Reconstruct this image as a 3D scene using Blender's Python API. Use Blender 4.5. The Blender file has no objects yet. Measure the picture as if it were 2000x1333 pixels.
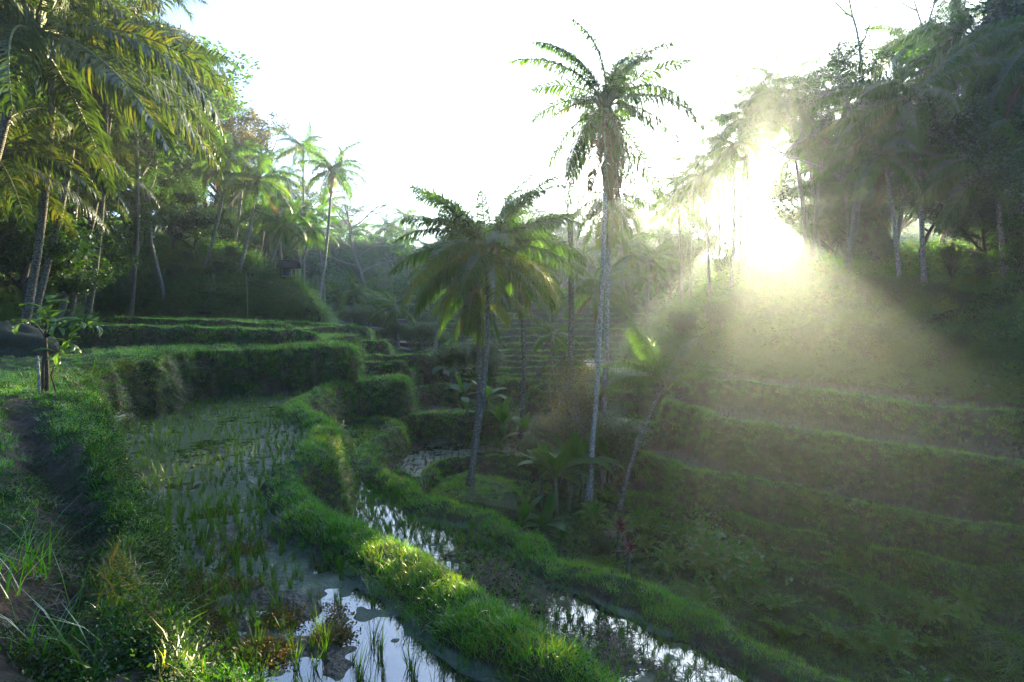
import bpy, math, random
import numpy as np
from mathutils import Vector, Matrix
R = math.radians
SC = bpy.context.scene
COL = SC.collection
# ------------------------------------------------------------------ camera
F = 1111.0; CX = 1000.0; CY = 666.5; PITCH = math.atan(66.5 / F)
cam_d = bpy.data.cameras.new('camera'); cam = bpy.data.objects.new('camera', cam_d); COL.objects.link(cam)
cam_d.sensor_width = 36; cam_d.lens = 36 * F / 2000.0; cam_d.clip_start = 0.05; cam_d.clip_end = 3000
cam.location = (0, 0, 0); cam.rotation_euler = (R(90) - PITCH, 0, 0); SC.camera = cam
_fw = np.array([0, math.cos(PITCH), -math.sin(PITCH)]); _up = np.array([0, math.sin(PITCH), math.cos(PITCH)])
def ray(px, py): return _fw + np.array([1.0, 0, 0]) * ((px - CX) / F) + _up * ((CY - py) / F)
def atY(px, py, Y): d = ray(px, py); return d * (Y / d[1])
def atZ(px, py, z): d = ray(px, py); return d * (z / d[2])
# ------------------------------------------------------------------ world, sun, exposure
SD = ray(1485, 400); SD = SD / np.linalg.norm(SD)
SUN_EL = math.asin(SD[2]); SUN_AZ = math.atan2(SD[0], SD[1])
w = bpy.data.worlds.new('World'); SC.world = w; w.use_nodes = True
wn = w.node_tree.nodes; wl = w.node_tree.links
sky = wn.new('ShaderNodeTexSky'); sky.sky_type = 'NISHITA'; sky.sun_disc = False
sky.sun_elevation = SUN_EL; sky.sun_rotation = SUN_AZ; sky.air_density = 0.6; sky.dust_density = 3.0; sky.ozone_density = 2.0
wn['Background'].inputs['Strength'].default_value = 0.125
tint = wn.new('ShaderNodeMix'); tint.data_type = 'RGBA'; tint.blend_type = 'MULTIPLY'; tint.inputs['Factor'].default_value = 1; tint.inputs['B'].default_value = (0.52, 0.62, 0.70, 1)
wl.new(sky.outputs[0], tint.inputs['A']); wl.new(tint.outputs['Result'], wn['Background'].inputs[0])
sun_d = bpy.data.lights.new('sun', 'SUN'); sun_d.energy = 4.0; sun_d.angle = R(0.5); sun_d.color = (1.0, 0.80, 0.44)
sun = bpy.data.objects.new('sun', sun_d); COL.objects.link(sun)
sun.rotation_euler = Vector(SD).to_track_quat('Z', 'Y').to_euler()
SC.view_settings.view_transform = 'Standard'; SC.view_settings.look = 'None'
SC.view_settings.exposure = 3.4; SC.view_settings.gamma = 1.0
SC.render.engine = 'CYCLES'
cy = SC.cycles
cy.max_bounces = 5; cy.diffuse_bounces = 2; cy.glossy_bounces = 2; cy.transmission_bounces = 3; cy.volume_bounces = 0
cy.transparent_max_bounces = 6; cy.use_denoising = True; cy.caustics_reflective = False; cy.caustics_refractive = False
cy.sample_clamp_indirect = 4.0
try: cy.denoiser = 'OPENIMAGEDENOISE'; cy.denoising_prefilter = 'ACCURATE'
except Exception: pass
import os
DRAFT = os.environ.get('DRAFT', '')
rng = np.random.default_rng(7); random.seed(7)
# ------------------------------------------------------------------ noise
def _hash(ix, iy, s):
    h = (ix.astype(np.int64) * 374761393 + iy.astype(np.int64) * 668265263 + s * 1442695041) & 0xffffffff
    h = ((h ^ (h >> 13)) * 1274126177) & 0xffffffff
    return ((h ^ (h >> 16)) & 0xffff).astype(np.float32) / 65535.0
def noise(x, y, f, s=0):
    x = np.asarray(x, dtype=np.float64) * f + 1000.3; y = np.asarray(y, dtype=np.float64) * f + 1000.7
    ix = np.floor(x); iy = np.floor(y); fx = (x - ix).astype(np.float32); fy = (y - iy).astype(np.float32)
    fx = fx * fx * (3 - 2 * fx); fy = fy * fy * (3 - 2 * fy)
    a = _hash(ix, iy, s); b = _hash(ix + 1, iy, s); c = _hash(ix, iy + 1, s); d = _hash(ix + 1, iy + 1, s)
    return (a + (b - a) * fx + (c - a) * fy + (a - b - c + d) * fx * fy) * 2 - 1
def fbm(x, y, f, s=0, o=3):
    t = 0; a = 1.0
    for k in range(o): t = t + a * noise(x, y, f * 2.03 ** k, s + k * 17); a *= 0.5
    return t
# ------------------------------------------------------------------ tagging helpers
def tag(o, label=None, cat=None, group=None, kind=None):
    if label: o['label'] = label
    if cat: o['category'] = cat
    if group: o['group'] = group
    if kind: o['kind'] = kind
    return o
def thing(name, label, cat, loc, rotz=0, group=None, scale=1.0):
    o = bpy.data.objects.new(name, None); COL.objects.link(o); o.empty_display_size = 0.2
    o.location = loc; o.rotation_euler = (0, 0, rotz); o.scale = (scale,) * 3
    return tag(o, label, cat, group)
def mesh(name, V, Fc, smooth=True, mats=None, midx=None):
    """V (n,3); Fc either an (m,k) array or a list of such arrays"""
    V = np.asarray(V, dtype=np.float32); L = [np.asarray(f, dtype=np.int32) for f in (Fc if isinstance(Fc, list) else [Fc]) if len(f)]
    me = bpy.data.meshes.new(name); me.vertices.add(len(V)); me.vertices.foreach_set('co', V.ravel())
    idx = np.concatenate([f.ravel() for f in L]); tot = np.concatenate([np.full(len(f), f.shape[1], np.int32) for f in L])
    st = np.concatenate([[0], np.cumsum(tot)[:-1]]).astype(np.int32)
    me.loops.add(len(idx)); me.loops.foreach_set('vertex_index', idx)
    me.polygons.add(len(tot)); me.polygons.foreach_set('loop_start', st)
    me.polygons.foreach_set('use_smooth', np.full(len(tot), smooth, bool))
    for m in (mats or []): me.materials.append(m)
    if midx is not None: me.polygons.foreach_set('material_index', np.asarray(midx, dtype=np.int32))
    me.update(calc_edges=True); return me
def ob(name, me, parent=None, loc=None, rot=None, scale=None):
    o = bpy.data.objects.new(name, me); COL.objects.link(o)
    if parent is not None: o.parent = parent
    if loc is not None: o.location = loc
    if rot is not None: o.rotation_euler = rot
    if scale is not None: o.scale = (scale,) * 3 if np.isscalar(scale) else scale
    return o
class MB:
    def __init__(s): s.v = []; s.f3 = []; s.f4 = []; s.n = 0
    def add(s, V, F4=None, F3=None):
        V = np.asarray(V, dtype=float).reshape(-1, 3); s.v.append(V)
        if F4 is not None and len(F4): s.f4.append(np.asarray(F4) + s.n)
        if F3 is not None and len(F3): s.f3.append(np.asarray(F3) + s.n)
        s.n += len(V)
    def tube(s, P, rad, k=8, cap=True):
        P = np.asarray(P, float); n = len(P); rad = np.broadcast_to(np.asarray(rad, float), (n,))
        T = np.gradient(P, axis=0); T /= np.linalg.norm(T, axis=1)[:, None] + 1e-9
        ref = np.array([1.0, 0, 0]) if abs(T[0][2]) > 0.7 else np.array([0, 0, 1.0])
        A = np.cross(T, ref); A /= np.linalg.norm(A, axis=1)[:, None] + 1e-9; B = np.cross(T, A)
        a = np.arange(k) * 2 * math.pi / k
        V = P[:, None] + rad[:, None, None] * (np.cos(a)[None, :, None] * A[:, None] + np.sin(a)[None, :, None] * B[:, None])
        i = np.arange(n - 1)[:, None] * k; j = np.arange(k)[None]; j2 = (j + 1) % k
        q = np.stack([i + j, i + j2, i + k + j2, i + k + j], -1).reshape(-1, 4)
        V = V.reshape(-1, 3); t = None
        if cap:
            V = np.vstack([V, P[0], P[-1]]); c0 = n * k; c1 = c0 + 1; jj = np.arange(k); jn = (jj + 1) % k
            t = np.vstack([np.stack([jn, jj, np.full(k, c0)], -1), np.stack([(n - 1) * k + jj, (n - 1) * k + jn, np.full(k, c1)], -1)])
        s.add(V, q, t)
    def box(s, c, d, rz=0):
        c = np.array(c, float); h = np.array(d, float) / 2
        V = np.array([[x, y, z] for x in (-1, 1) for y in (-1, 1) for z in (-1, 1)], float) * h
        cr, sr = math.cos(rz), math.sin(rz); V[:, :2] = V[:, :2] @ np.array([[cr, sr], [-sr, cr]]); V += c
        s.add(V, [[0, 1, 3, 2], [4, 6, 7, 5], [0, 4, 5, 1], [2, 3, 7, 6], [0, 2, 6, 4], [1, 5, 7, 3]])
    def me(s, name, mats=None, smooth=True):
        return mesh(name, np.vstack(s.v), [np.vstack(x) for x in (s.f4, s.f3) if x], smooth, mats)
# ------------------------------------------------------------------ material helpers
def newmat(name):
    m = bpy.data.materials.new(name); m.use_nodes = True; nt = m.node_tree; nt.nodes.clear(); return m, nt.nodes, nt.links
def node(ns, t, **kw):
    n = ns.new(t)
    for k, v in kw.items():
        if k in n.inputs: n.inputs[k].default_value = v
        else: setattr(n, k, v)
    return n
def ramp(ns, stops, interp='LINEAR'):
    r = ns.new('ShaderNodeValToRGB'); e = r.color_ramp; e.interpolation = interp
    while len(e.elements) > 1: e.elements.remove(e.elements[0])
    e.elements[0].position = stops[0][0]; e.elements[0].color = (*stops[0][1], 1)
    for p, c in stops[1:]: x = e.elements.new(p); x.color = (*c, 1)
    return r
def leafmat(name, dark, light, trans=0.45, rough=0.45, gloss=0.35, tcol=1.6, scale=0.5, yellow=None):
    """foliage: diffuse + translucent + a waxy sheen; colour varies with object, island and a soft noise"""
    m, ns, ls = newmat(name)
    oi = node(ns, 'ShaderNodeObjectInfo'); ge = node(ns, 'ShaderNodeNewGeometry'); tc = node(ns, 'ShaderNodeTexCoord')
    nz = node(ns, 'ShaderNodeTexNoise', Scale=scale, Detail=2.0); ls.new(ge.outputs['Position'], nz.inputs['Vector'])
    a = node(ns, 'ShaderNodeMath', operation='MULTIPLY_ADD'); ls.new(ge.outputs['Random Per Island'], a.inputs[0]); a.inputs[1].default_value = 0.45; ls.new(nz.outputs['Fac'], a.inputs[2])
    b = node(ns, 'ShaderNodeMath', operation='MULTIPLY_ADD'); ls.new(oi.outputs['Random'], b.inputs[0]); b.inputs[1].default_value = 0.35; ls.new(a.outputs[0], b.inputs[2])
    st = [(0.35, dark), (1.0, light)]
    if yellow: st.append((1.0 if False else 0.0, dark)); st = [(0.35, dark), (0.78, light), (0.93, yellow)]
    c = node(ns, 'ShaderNodeMath', operation='MULTIPLY'); ls.new(b.outputs[0], c.inputs[0]); c.inputs[1].default_value = 0.8
    rp = ramp(ns, st); ls.new(c.outputs[0], rp.inputs[0])
    df = node(ns, 'ShaderNodeBsdfDiffuse'); ls.new(rp.outputs[0], df.inputs[0])
    tm = node(ns, 'ShaderNodeMix', data_type='RGBA', blend_type='MULTIPLY'); tm.inputs['Factor'].default_value = 1
    ls.new(rp.outputs[0], tm.inputs['A']); tm.inputs['B'].default_value = (tcol * 1.5, tcol * 1.35, tcol * 0.45, 1)
    tr = node(ns, 'ShaderNodeBsdfTranslucent'); ls.new(tm.outputs['Result'], tr.inputs[0])
    mx = node(ns, 'ShaderNodeMixShader'); mx.inputs[0].default_value = trans; ls.new(df.outputs[0], mx.inputs[1]); ls.new(tr.outputs[0], mx.inputs[2])
    gl = node(ns, 'ShaderNodeBsdfGlossy'); gl.inputs['Roughness'].default_value = rough
    fr = node(ns, 'ShaderNodeFresnel', IOR=1.4); fm = node(ns, 'ShaderNodeMath', operation='MULTIPLY'); ls.new(fr.outputs[0], fm.inputs[0]); fm.inputs[1].default_value = gloss * 0.45
    m2 = node(ns, 'ShaderNodeMixShader'); ls.new(fm.outputs[0], m2.inputs[0]); ls.new(mx.outputs[0], m2.inputs[1]); ls.new(gl.outputs[0], m2.inputs[2])
    o = node(ns, 'ShaderNodeOutputMaterial'); ls.new(m2.outputs[0], o.inputs[0]); return m
def barkmat(name, c1, c2, ring=0.0, lichen=None, rough=0.9):
    m, ns, ls = newmat(name); tc = node(ns, 'ShaderNodeNewGeometry')
    n1 = node(ns, 'ShaderNodeTexNoise', Scale=9.0, Detail=5.0, Roughness=0.65); ls.new(tc.outputs['Position'], n1.inputs['Vector'])
    r1 = ramp(ns, [(0.35, c1), (0.65, c2)]); ls.new(n1.outputs['Fac'], r1.inputs[0]); col = r1.outputs[0]
    if lichen:
        n2 = node(ns, 'ShaderNodeTexNoise', Scale=16.0, Detail=3.0); ls.new(tc.outputs['Position'], n2.inputs['Vector'])
        r2 = ramp(ns, [(0.5, (0, 0, 0)), (0.56, (1, 1, 1))]); ls.new(n2.outputs['Fac'], r2.inputs[0])
        mx = node(ns, 'ShaderNodeMix', data_type='RGBA'); ls.new(r2.outputs[0], mx.inputs['Factor']); ls.new(col, mx.inputs['A']); mx.inputs['B'].default_value = (*lichen, 1); col = mx.outputs['Result']
    p = node(ns, 'ShaderNodeBsdfPrincipled', Roughness=rough); ls.new(col, p.inputs['Base Color'])
    h = n1.outputs['Fac']
    if ring:
        wv = node(ns, 'ShaderNodeTexWave', Scale=ring, Distortion=1.5); wv.bands_direction = 'Z'; ls.new(tc.outputs['Position'], wv.inputs['Vector'])
        ad = node(ns, 'ShaderNodeMath', operation='ADD'); ls.new(wv.outputs['Fac'], ad.inputs[0]); ls.new(h, ad.inputs[1]); h = ad.outputs[0]
    bp = node(ns, 'ShaderNodeBump', Strength=0.7, Distance=0.02); ls.new(h, bp.inputs['Height']); ls.new(bp.outputs[0], p.inputs['Normal'])
    o = node(ns, 'ShaderNodeOutputMaterial'); ls.new(p.outputs[0], o.inputs[0]); return m
def plain(name, c, rough=0.7, var=0.25, scale=12):
    m, ns, ls = newmat(name); ge = node(ns, 'ShaderNodeNewGeometry')
    n1 = node(ns, 'ShaderNodeTexNoise', Scale=float(scale), Detail=4.0); ls.new(ge.outputs['Position'], n1.inputs['Vector'])
    r1 = ramp(ns, [(0.3, tuple(x * (1 - var) for x in c)), (0.7, tuple(min(1, x * (1 + var)) for x in c))]); ls.new(n1.outputs['Fac'], r1.inputs[0])
    p = node(ns, 'ShaderNodeBsdfPrincipled', Roughness=rough); ls.new(r1.outputs[0], p.inputs['Base Color'])
    o = node(ns, 'ShaderNodeOutputMaterial'); ls.new(p.outputs[0], o.inputs[0]); return m
# ------------------------------------------------------------------ terrain definition
# every terrace: brink (outer edge) as points (px, py, z) read on its own level, closed by world points; inside = field, outside = steep wall
def zY(py, Y): return atY(1000, py, Y)[2]
class Ter:
    def __init__(s, name, pts, close, field=None, lip=0.16, bw=0.45, slope=5.0, warp=0.22, prof=None, bund=1.0):
        s.name = name; P = []
        for p in pts:
            if p[0] == 'w': P.append(np.array(p[1:4], float))
            elif p[0] == 'y': P.append(atY(p[1], p[2], p[3]))
            else: P.append(atZ(p[0], p[1], p[2]))
        s.P = np.array(P); s.close = np.array(close, float).reshape(-1, 2)
        s.field = field; s.lip = lip; s.bw = bw; s.slope = slope; s.warp = warp; s.prof = prof; s.bund = bund
        # smooth the brink (Catmull-Rom)
        Q = []; n = len(s.P)
        for i in range(n - 1):
            p0 = s.P[max(i - 1, 0)]; p1 = s.P[i]; p2 = s.P[i + 1]; p3 = s.P[min(i + 2, n - 1)]
            for t in np.linspace(0, 1, 4, endpoint=False):
                Q.append(0.5 * ((2 * p1) + (-p0 + p2) * t + (2 * p0 - 5 * p1 + 4 * p2 - p3) * t * t + (-p0 + 3 * p1 - 3 * p2 + p3) * t ** 3))
        Q.append(s.P[-1]); s.Q = np.array(Q)
    def dist(s, x, y):
        best = np.full(x.shape, 1e9, np.float32); zz = np.zeros(x.shape, np.float32); Q = s.Q
        for i in range(len(Q) - 1):
            ax, ay, az = Q[i]; bx, by, bz = Q[i + 1]; dx = bx - ax; dy = by - ay; L = dx * dx + dy * dy + 1e-9
            t = np.clip(((x - ax) * dx + (y - ay) * dy) / L, 0, 1)
            d = (x - ax - t * dx) ** 2 + (y - ay - t * dy) ** 2; m = d < best
            best = np.where(m, d, best); zz = np.where(m, az + t * (bz - az), zz)
        best = np.sqrt(best)
        poly = np.vstack([Q[:, :2], s.close]) if len(s.close) else Q[:, :2]
        ins = np.zeros(x.shape, bool); n = len(poly); j = n - 1
        for i in range(n):
            xi, yi = poly[i]; xj, yj = poly[j]
            if yi != yj:
                c = ((yi > y) != (yj > y)) & (x < (xj - xi) * (y - yi) / (yj - yi) + xi); ins ^= c
            j = i
        return np.where(ins, best, -best), zz
    def height(s, x, y):
        d, z = s.dist(x, y)
        dw = d + s.warp * (noise(x, y, 0.9, 3) * 0.7 + noise(x, y, 2.6, 5) * 0.5)
        if s.prof is not None: inside = z + s.prof(dw, x, y)
        else:
            t = np.clip((dw - s.bw) / 0.3, 0, 1); t = t * t * (3 - 2 * t)
            crest = (0.06 + 0.05 * noise(x, y, 1.3, 15) + 0.03 * noise(x, y, 3.7, 16)) * s.bund * np.exp(-((dw - s.bw * 0.5) / (s.bw * 0.45)) ** 2)
            inside = z + crest - s.lip * t
        rill = 0.12 * np.clip(-dw, 0, 1) * noise(x, y, 1.7, 11)
        outside = z + 0.0 - s.slope * np.maximum(-dw - 0.06, 0) - 0.5 * np.clip(-dw, 0, 0.1) + rill
        h = np.where(dw >= 0, inside, outside)
        return h.astype(np.float32), dw
smooth = lambda t: np.clip(t, 0, 1) ** 2 * (3 - 2 * np.clip(t, 0, 1))
def prof_platform(d, x, y):
    b = 0.10 * noise(x, y, 0.8, 21) + 0.04 * noise(x, y, 3.1, 22) - 0.10 * np.exp(-(d / 0.3) ** 2)
    # sunken trodden path on the near platform
    cx = np.interp(y, [2.0, 3.2, 4.5, 7.0, 10.0, 13.0], [-2.6, -2.7, -3.3, -5.6, -8.7, -11.4])
    b = b - 0.42 * np.exp(-((x - cx) / 0.42) ** 2) * smooth((12 - y) / 3) * smooth((y - 2.6) / 1.2)
    return b + 0.22 * np.exp(-(((x + 3.9) / 0.6) ** 2 + ((y - 4.0) / 0.9) ** 2))
def prof_left(d, x, y):
    z = 1.5 * smooth(d / 0.7) + 0.9 * np.clip(d - 0.6, 0, 3.2) + 0.33 * np.clip(d - 3.8, 0, 40)
    return z + 0.45 * noise(x, y, 0.35, 31) * smooth(d / 2) + 0.18 * noise(x, y, 1.2, 32)
def prof_right(d, x, y):
    z = 0.6 * smooth(d / 0.6) + (0.95 * np.clip(d - 0.4, 0, 4.4) + 0.12 * np.clip(d - 4.8, 0, 20)) * (0.45 + 0.55 * smooth((x - 9) / 8))
    return z + 0.5 * noise(x, y, 0.4, 41) * smooth(d / 2) + 0.22 * noise(x, y, 1.2, 42)
def prof_far(d, x, y):
    r = 13.5 + 2.0 * noise(x, y, 0.03, 51) + 1.2 * noise(x, y, 0.09, 52)
    xr = x / np.maximum(y, 1)
    r = r - 4.5 * np.exp(-((xr + 0.13) / 0.05) ** 2) - 7.5 * np.exp(-((xr - 0.39) / 0.075) ** 4)
    return np.minimum(0.38 * d, r + 0.0 * d) + 0.3 * noise(x, y, 0.3, 53)
T = []
def ter(*a, **k): T.append(Ter(*a, **k)); return T[-1]
# left side, from high to low
LM = ter('platform', [(690, 669, -1.88), (692, 673, -1.88), (682, 677, -1.88), (630, 678, -1.87), (490, 683, -1.86), (350, 690, -1.86), (304, 701, -1.86), (245, 709, -1.87), (192, 719, -1.88), (158, 731, -1.92),
    (165, 770, -1.98), (176, 810, -2.03), (205, 900, -2.10), (238, 1010, -2.12), (258, 1100, -2.05), (268, 1180, -1.95), (345, 1250, -1.85), (435, 1333, -1.75), ('w', -0.8, 1.8, -1.7), ('w', 0.5, 0.7, -1.7), ('w', 1.2, -3, -1.7)],
    [(-40, -8), (-60, 20), (-40, 40), (-12, 34)], prof=prof_platform, slope=4.6, warp=0.30)
ter('upper step', [('y', -200, 650, 24), ('y', 30, 640, 25), ('y', 140, 638, 25.5), ('y', 196, 638, 26), ('y', 350, 641, 27), ('y', 480, 645, 27.8), ('y', 560, 648, 28.5), ('y', 612, 652, 29), ('y', 618, 660, 30)],
    [(-9.5, 36), (-45, 36), (-45, 24)], slope=5, bw=0.3, warp=0.15)
ter('top step', [('y', 205, 623, 33), ('y', 245, 622, 32.6), ('y', 350, 626, 32.4), ('y', 490, 631, 32.6), ('y', 560, 636, 33), ('y', 570, 640, 34)],
    [(-12, 40), (-26, 40)], slope=5, bw=0.3, warp=0.12)
ter('back step', [('y', 300, 620, 40), ('y', 420, 626, 40), ('y', 560, 630, 40), ('y', 660, 637, 40), ('y', 712, 640, 40.5), ('y', 722, 646, 42), ('y', 724, 648, 46)],
    [(-12, 52), (-30, 52)], slope=4, bw=0.3, warp=0.15)
ter('side step', [('y', 600, 666, 37), ('y', 690, 668, 37), ('y', 748, 668, 37), ('y', 757, 674, 38.5), ('y', 760, 674, 43)], [(-14, 44)], slope=4, bw=0.3, warp=0.12)
ter('side step low', [('y', 640, 697, 34.5), ('y', 760, 697, 34.5), ('y', 838, 696, 35), ('y', 850, 698, 38), ('y', 845, 690, 43)], [(-14, 44)], slope=4, bw=0.3, warp=0.12)
ter('side step lower', [('y', 655, 712, 31.5), ('y', 740, 708, 31.8), ('y', 785, 709, 32), ('y', 800, 722, 32), ('y', 808, 724, 34), ('y', 860, 712, 36)], [(-6, 42), (-14, 42)], slope=4, bw=0.35, warp=0.15)
F1 = ter('flooded field', [(690, 737, -3.65), (745, 738, -3.65), (785, 738, -3.65), (797, 743, -3.65), (780, 747, -3.65), (740, 745, -3.65), (700, 749, -3.65), (650, 757, -3.65), (622, 771, -3.65), (593, 788, -3.65), (604, 804, -3.65), (640, 820, -3.65), (651, 838, -3.65), (640, 866, -3.65), (632, 896, -3.65), (592, 912, -3.65), (573, 935, -3.65), (596, 965, -3.65), (630, 1004, -3.65), (668, 1019, -3.65),
    (740, 1050, -3.65), (830, 1096, -3.65), (905, 1150, -3.65), (965, 1200, -3.65), (1060, 1238, -3.62), (1130, 1285, -3.6), (1185, 1333, -3.6), ('w', 1.5, 4.0, -3.6), ('w', 2.6, 1, -3.6), ('w', 3, -4, -3.6)],
    [(-3, -4), (-8, 8), (-13, 18), (-20, 24), (-14, 31)], field='wet', lip=0.30, bw=0.50, slope=4.2, warp=0.12, bund=1.6)
F2 = ter('rice field', [(660, 818, -5.3), (720, 818, -5.3), (772, 822, -5.3), (778, 836, -5.3), (745, 862, -5.3), (722, 890, -5.3), (745, 918, -5.3), (782, 938, -5.3), (824, 958, -5.3), (866, 985, -5.3), (950, 999, -5.3), (978, 1013, -5.3), (1015, 1038, -5.3), (1058, 1054, -5.3), (1086, 1084, -5.3), (1160, 1110, -5.3), (1230, 1140, -5.3), (1300, 1165, -5.3), (1370, 1190, -5.3), (1440, 1225, -5.3), (1545, 1278, -5.3), (1650, 1333, -5.3), ('w', 6.8, 5.5, -5.3), ('w', 9, 1, -5.3), ('w', 10, -4, -5.3)],
    [(0, -4), (-2, 6), (-9, 20), (-9, 27)], field='wet', lip=0.30, bw=0.55, slope=3.6, warp=0.18, bund=1.3)
ter('crescent bund', [('y', 790, 790, 29), ('y', 800, 770, 30.5), ('y', 835, 758, 31.5), ('y', 883, 751, 32), ('y', 890, 757, 33), ('y', 900, 750, 36)], [(-2, 40), (-9, 40), (-7, 30)], slope=4, bw=0.4, warp=0.2, field='mud')
ter('middle field', [('y', 640, 822, 27.6), ('y', 770, 822, 27.3), ('y', 800, 813, 27.2), ('y', 850, 810, 27.2), ('y', 930, 809, 27.2), ('y', 982, 811, 27.2), ('y', 993, 818, 27.8), ('y', 985, 800, 31), ('y', 1000, 790, 34)], [(0, 40), (-10, 40)], field='mud', slope=4.5, bw=0.45, warp=0.15)
ter('pond', [(770, 915, -6.25), (800, 938, -6.25), (838, 930, -6.25), (850, 908, -6.25), (890, 898, -6.25), (960, 894, -6.25), (1020, 896, -6.25), (1060, 890, -6.25), (1075, 870, -6.25)], [(2.2, 30), (-7, 30)], field='wet', slope=2.6, bw=0.12, lip=0.24, warp=0.2)
ter('palm mound', [(850, 985, -6.6), (862, 945, -6.6), (900, 928, -6.6), (960, 930, -6.6), (1000, 945, -6.6), (1010, 965, -6.6)], [(0.2, 17.0)], slope=2.0, prof=lambda d, x, y: 0.35 * smooth(d / 1.2), warp=0.25)
# right side
def rt(name, pts, **k):
    return ter(name, pts, [(60, 16), (60, 50), (14, 50), (9, 36)], **k)
rt('right step c', [('y', 1225, 990, 21.2), (1243, 1010, -7.5), (1300, 1031, -7.5), (1352, 1042, -7.5), (1405, 1078, -7.5), (1475, 1093, -7.5), (1597, 1112, -7.5), (1685, 1142, -7.5), (1750, 1172, -7.5), (1818, 1170, -7.5), (1842, 1207, -7.5), (1912, 1232, -7.5), (2000, 1256, -7.5), (2200, 1310, -7.5), (2600, 1400, -7.5)], field='stubble', slope=1.6, bw=0.35, warp=0.3)
rt('right step b', [('y', 1215, 960, 23), (1235, 968, -6.9), (1300, 978, -6.9), (1370, 990, -6.9), (1440, 1015, -6.9), (1545, 1048, -6.9), (1667, 1062, -6.9), (1700, 1076, -6.8), (1790, 1092, -6.7), (1860, 1111, -6.68), (1930, 1121, -6.66), (2000, 1119, -6.6), (2200, 1135, -6.6), (2600, 1180, -6.6)], field='stubble', slope=4.5, bw=0.3, warp=0.14)
rt('right step a', [('y', 1195, 868, 26.5), (1215, 882, -5.8), (1300, 901, -5.8), (1335, 918, -5.8), (1400, 931, -5.8), (1475, 942, -5.8), (1560, 958, -5.8), (1650, 981, -5.8), (1790, 1010, -5.8), (1895, 1034, -5.8), (2000, 1038, -5.75), (2200, 1060, -5.75), (2600, 1120, -5.7)], field='stubble', slope=4.5, bw=0.3, warp=0.14)
ter('right step d', [('y', 1340, 770, 31), ('y', 1310, 775, 29), (1297, 785, -4.25), (1320, 792, -4.25), (1352, 799, -4.25), (1422, 823, -4.25), (1545, 841, -4.25), (1702, 865, -4.25), (1825, 883, -4.25), (2000, 908, -4.25), (2200, 940, -4.25), (2600, 1010, -4.25)], [(60, 16), (60, 40), (14, 40)], field='stubble', slope=4.5, bw=0.3, warp=0.14)
ter('right step e', [('y', 1150, 726, 34), ('y', 1190, 733, 31), ('y', 1250, 736, 28.5), (1320, 739, -3.4), (1422, 746, -3.4), (1475, 751, -3.4), (1615, 769, -3.4), (1755, 788, -3.4), (1825, 797, -3.4), (2000, 806, -3.4), (2200, 820, -3.4), (2600, 850, -3.4)], [(60, 20), (60, 60), (6, 60)], field='wet', slope=4.5, bw=0.3, warp=0.14)
ter('middle right step', [('y', 1035, 765, 33), ('y', 1040, 755, 31), ('y', 1100, 752, 30.5), ('y', 1190, 764, 29), ('y', 1270, 776, 28), ('y', 1310, 778, 27.5)], [(12, 40), (1, 40)], field='stubble', slope=4, bw=0.35, warp=0.15)
ter('low right step', [('y', 1190, 822, 26), ('y', 1240, 829, 25.4), ('y', 1300, 837, 25)], [(8, 33), (4, 33)], slope=4, bw=0.3, warp=0.15)
KY = [(745, 33), (733, 34.5), (720, 36.5), (708, 38.7), (697, 41), (686, 43.8), (672, 47), (659, 51), (645, 55), (634, 59.5), (624, 64), (614, 69), (603, 74)]
for i, (py, Y) in enumerate(KY):
    q = random.Random(i); a = [q.uniform(-2.2, 2.2) for _ in range(9)]; b = [q.uniform(-.8, .8) for _ in range(9)]
    xs = np.linspace(800 if i > 3 else 900, 1330, 9); z = zY(py, Y)
    ter('valley step', [('w', (xx - 1000) / F * Y, Y + b[k] + 1.5 * ((xx - 1060) / 260) ** 2, z) for k, xx in enumerate(xs)], [(40, 95), (-40, 95)], field='mud', slope=3.5, bw=0.35, warp=0.25)
HL = ter('left hill', [('y', -400, 660, 22), ('y', -120, 655, 26), ('y', 60, 650, 30), ('y', 150, 640, 33), ('y', 172, 634, 40), ('y', 182, 632, 43.5), ('y', 230, 626, 42.5), ('y', 400, 630, 42.5), ('y', 560, 640, 42.5), ('y', 628, 652, 42.5), ('y', 645, 655, 46), ('y', 620, 640, 62), ('y', 600, 620, 74), ('y', 640, 610, 95)],
    [(-50, 170), (-160, 170), (-160, -40), (-30, -40), (-30, 10)], prof=prof_left, slope=3.0, warp=0.4)
HR = ter('right hill', [('y', 1330, 640, 62), ('y', 1230, 690, 50), ('y', 1215, 712, 40), ('y', 1250, 722, 33.5), ('y', 1320, 733, 31), ('y', 1475, 742, 29), ('y', 1615, 758, 26.5), ('y', 1755, 777, 23.6), ('y', 1860, 786, 21.8), ('y', 2000, 797, 20), ('y', 2300, 820, 18.0), ('y', 2900, 860, 15)],
    [(60, -20), (160, -20), (160, 80), (60, 80)], prof=prof_right, slope=3.0, warp=0.5)
FH = ter('far hill', [('w', -60, 84, -1.0), ('w', -20, 80, -1.0), ('w', 5, 82, -1.0), ('w', 25, 78, -1.0), ('w', 50, 70, 0.5), ('w', 90, 60, 1.0), ('w', 140, 40, 2)], [(200, 200), (-200, 200), (-100, 90)], prof=prof_far, slope=0.8, warp=1.0)
def base_h(x, y):
    b = np.interp(y, [-40, 0, 12, 20, 27, 34, 45, 60, 80], [-8.6, -8.7, -8.4, -7.75, -6.5, -5.3, -4.2, -3.0, -2.2]).astype(np.float32)
    return b + 0.18 * noise(x, y, 0.5, 61) + 0.08 * noise(x, y, 1.9, 62)
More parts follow.
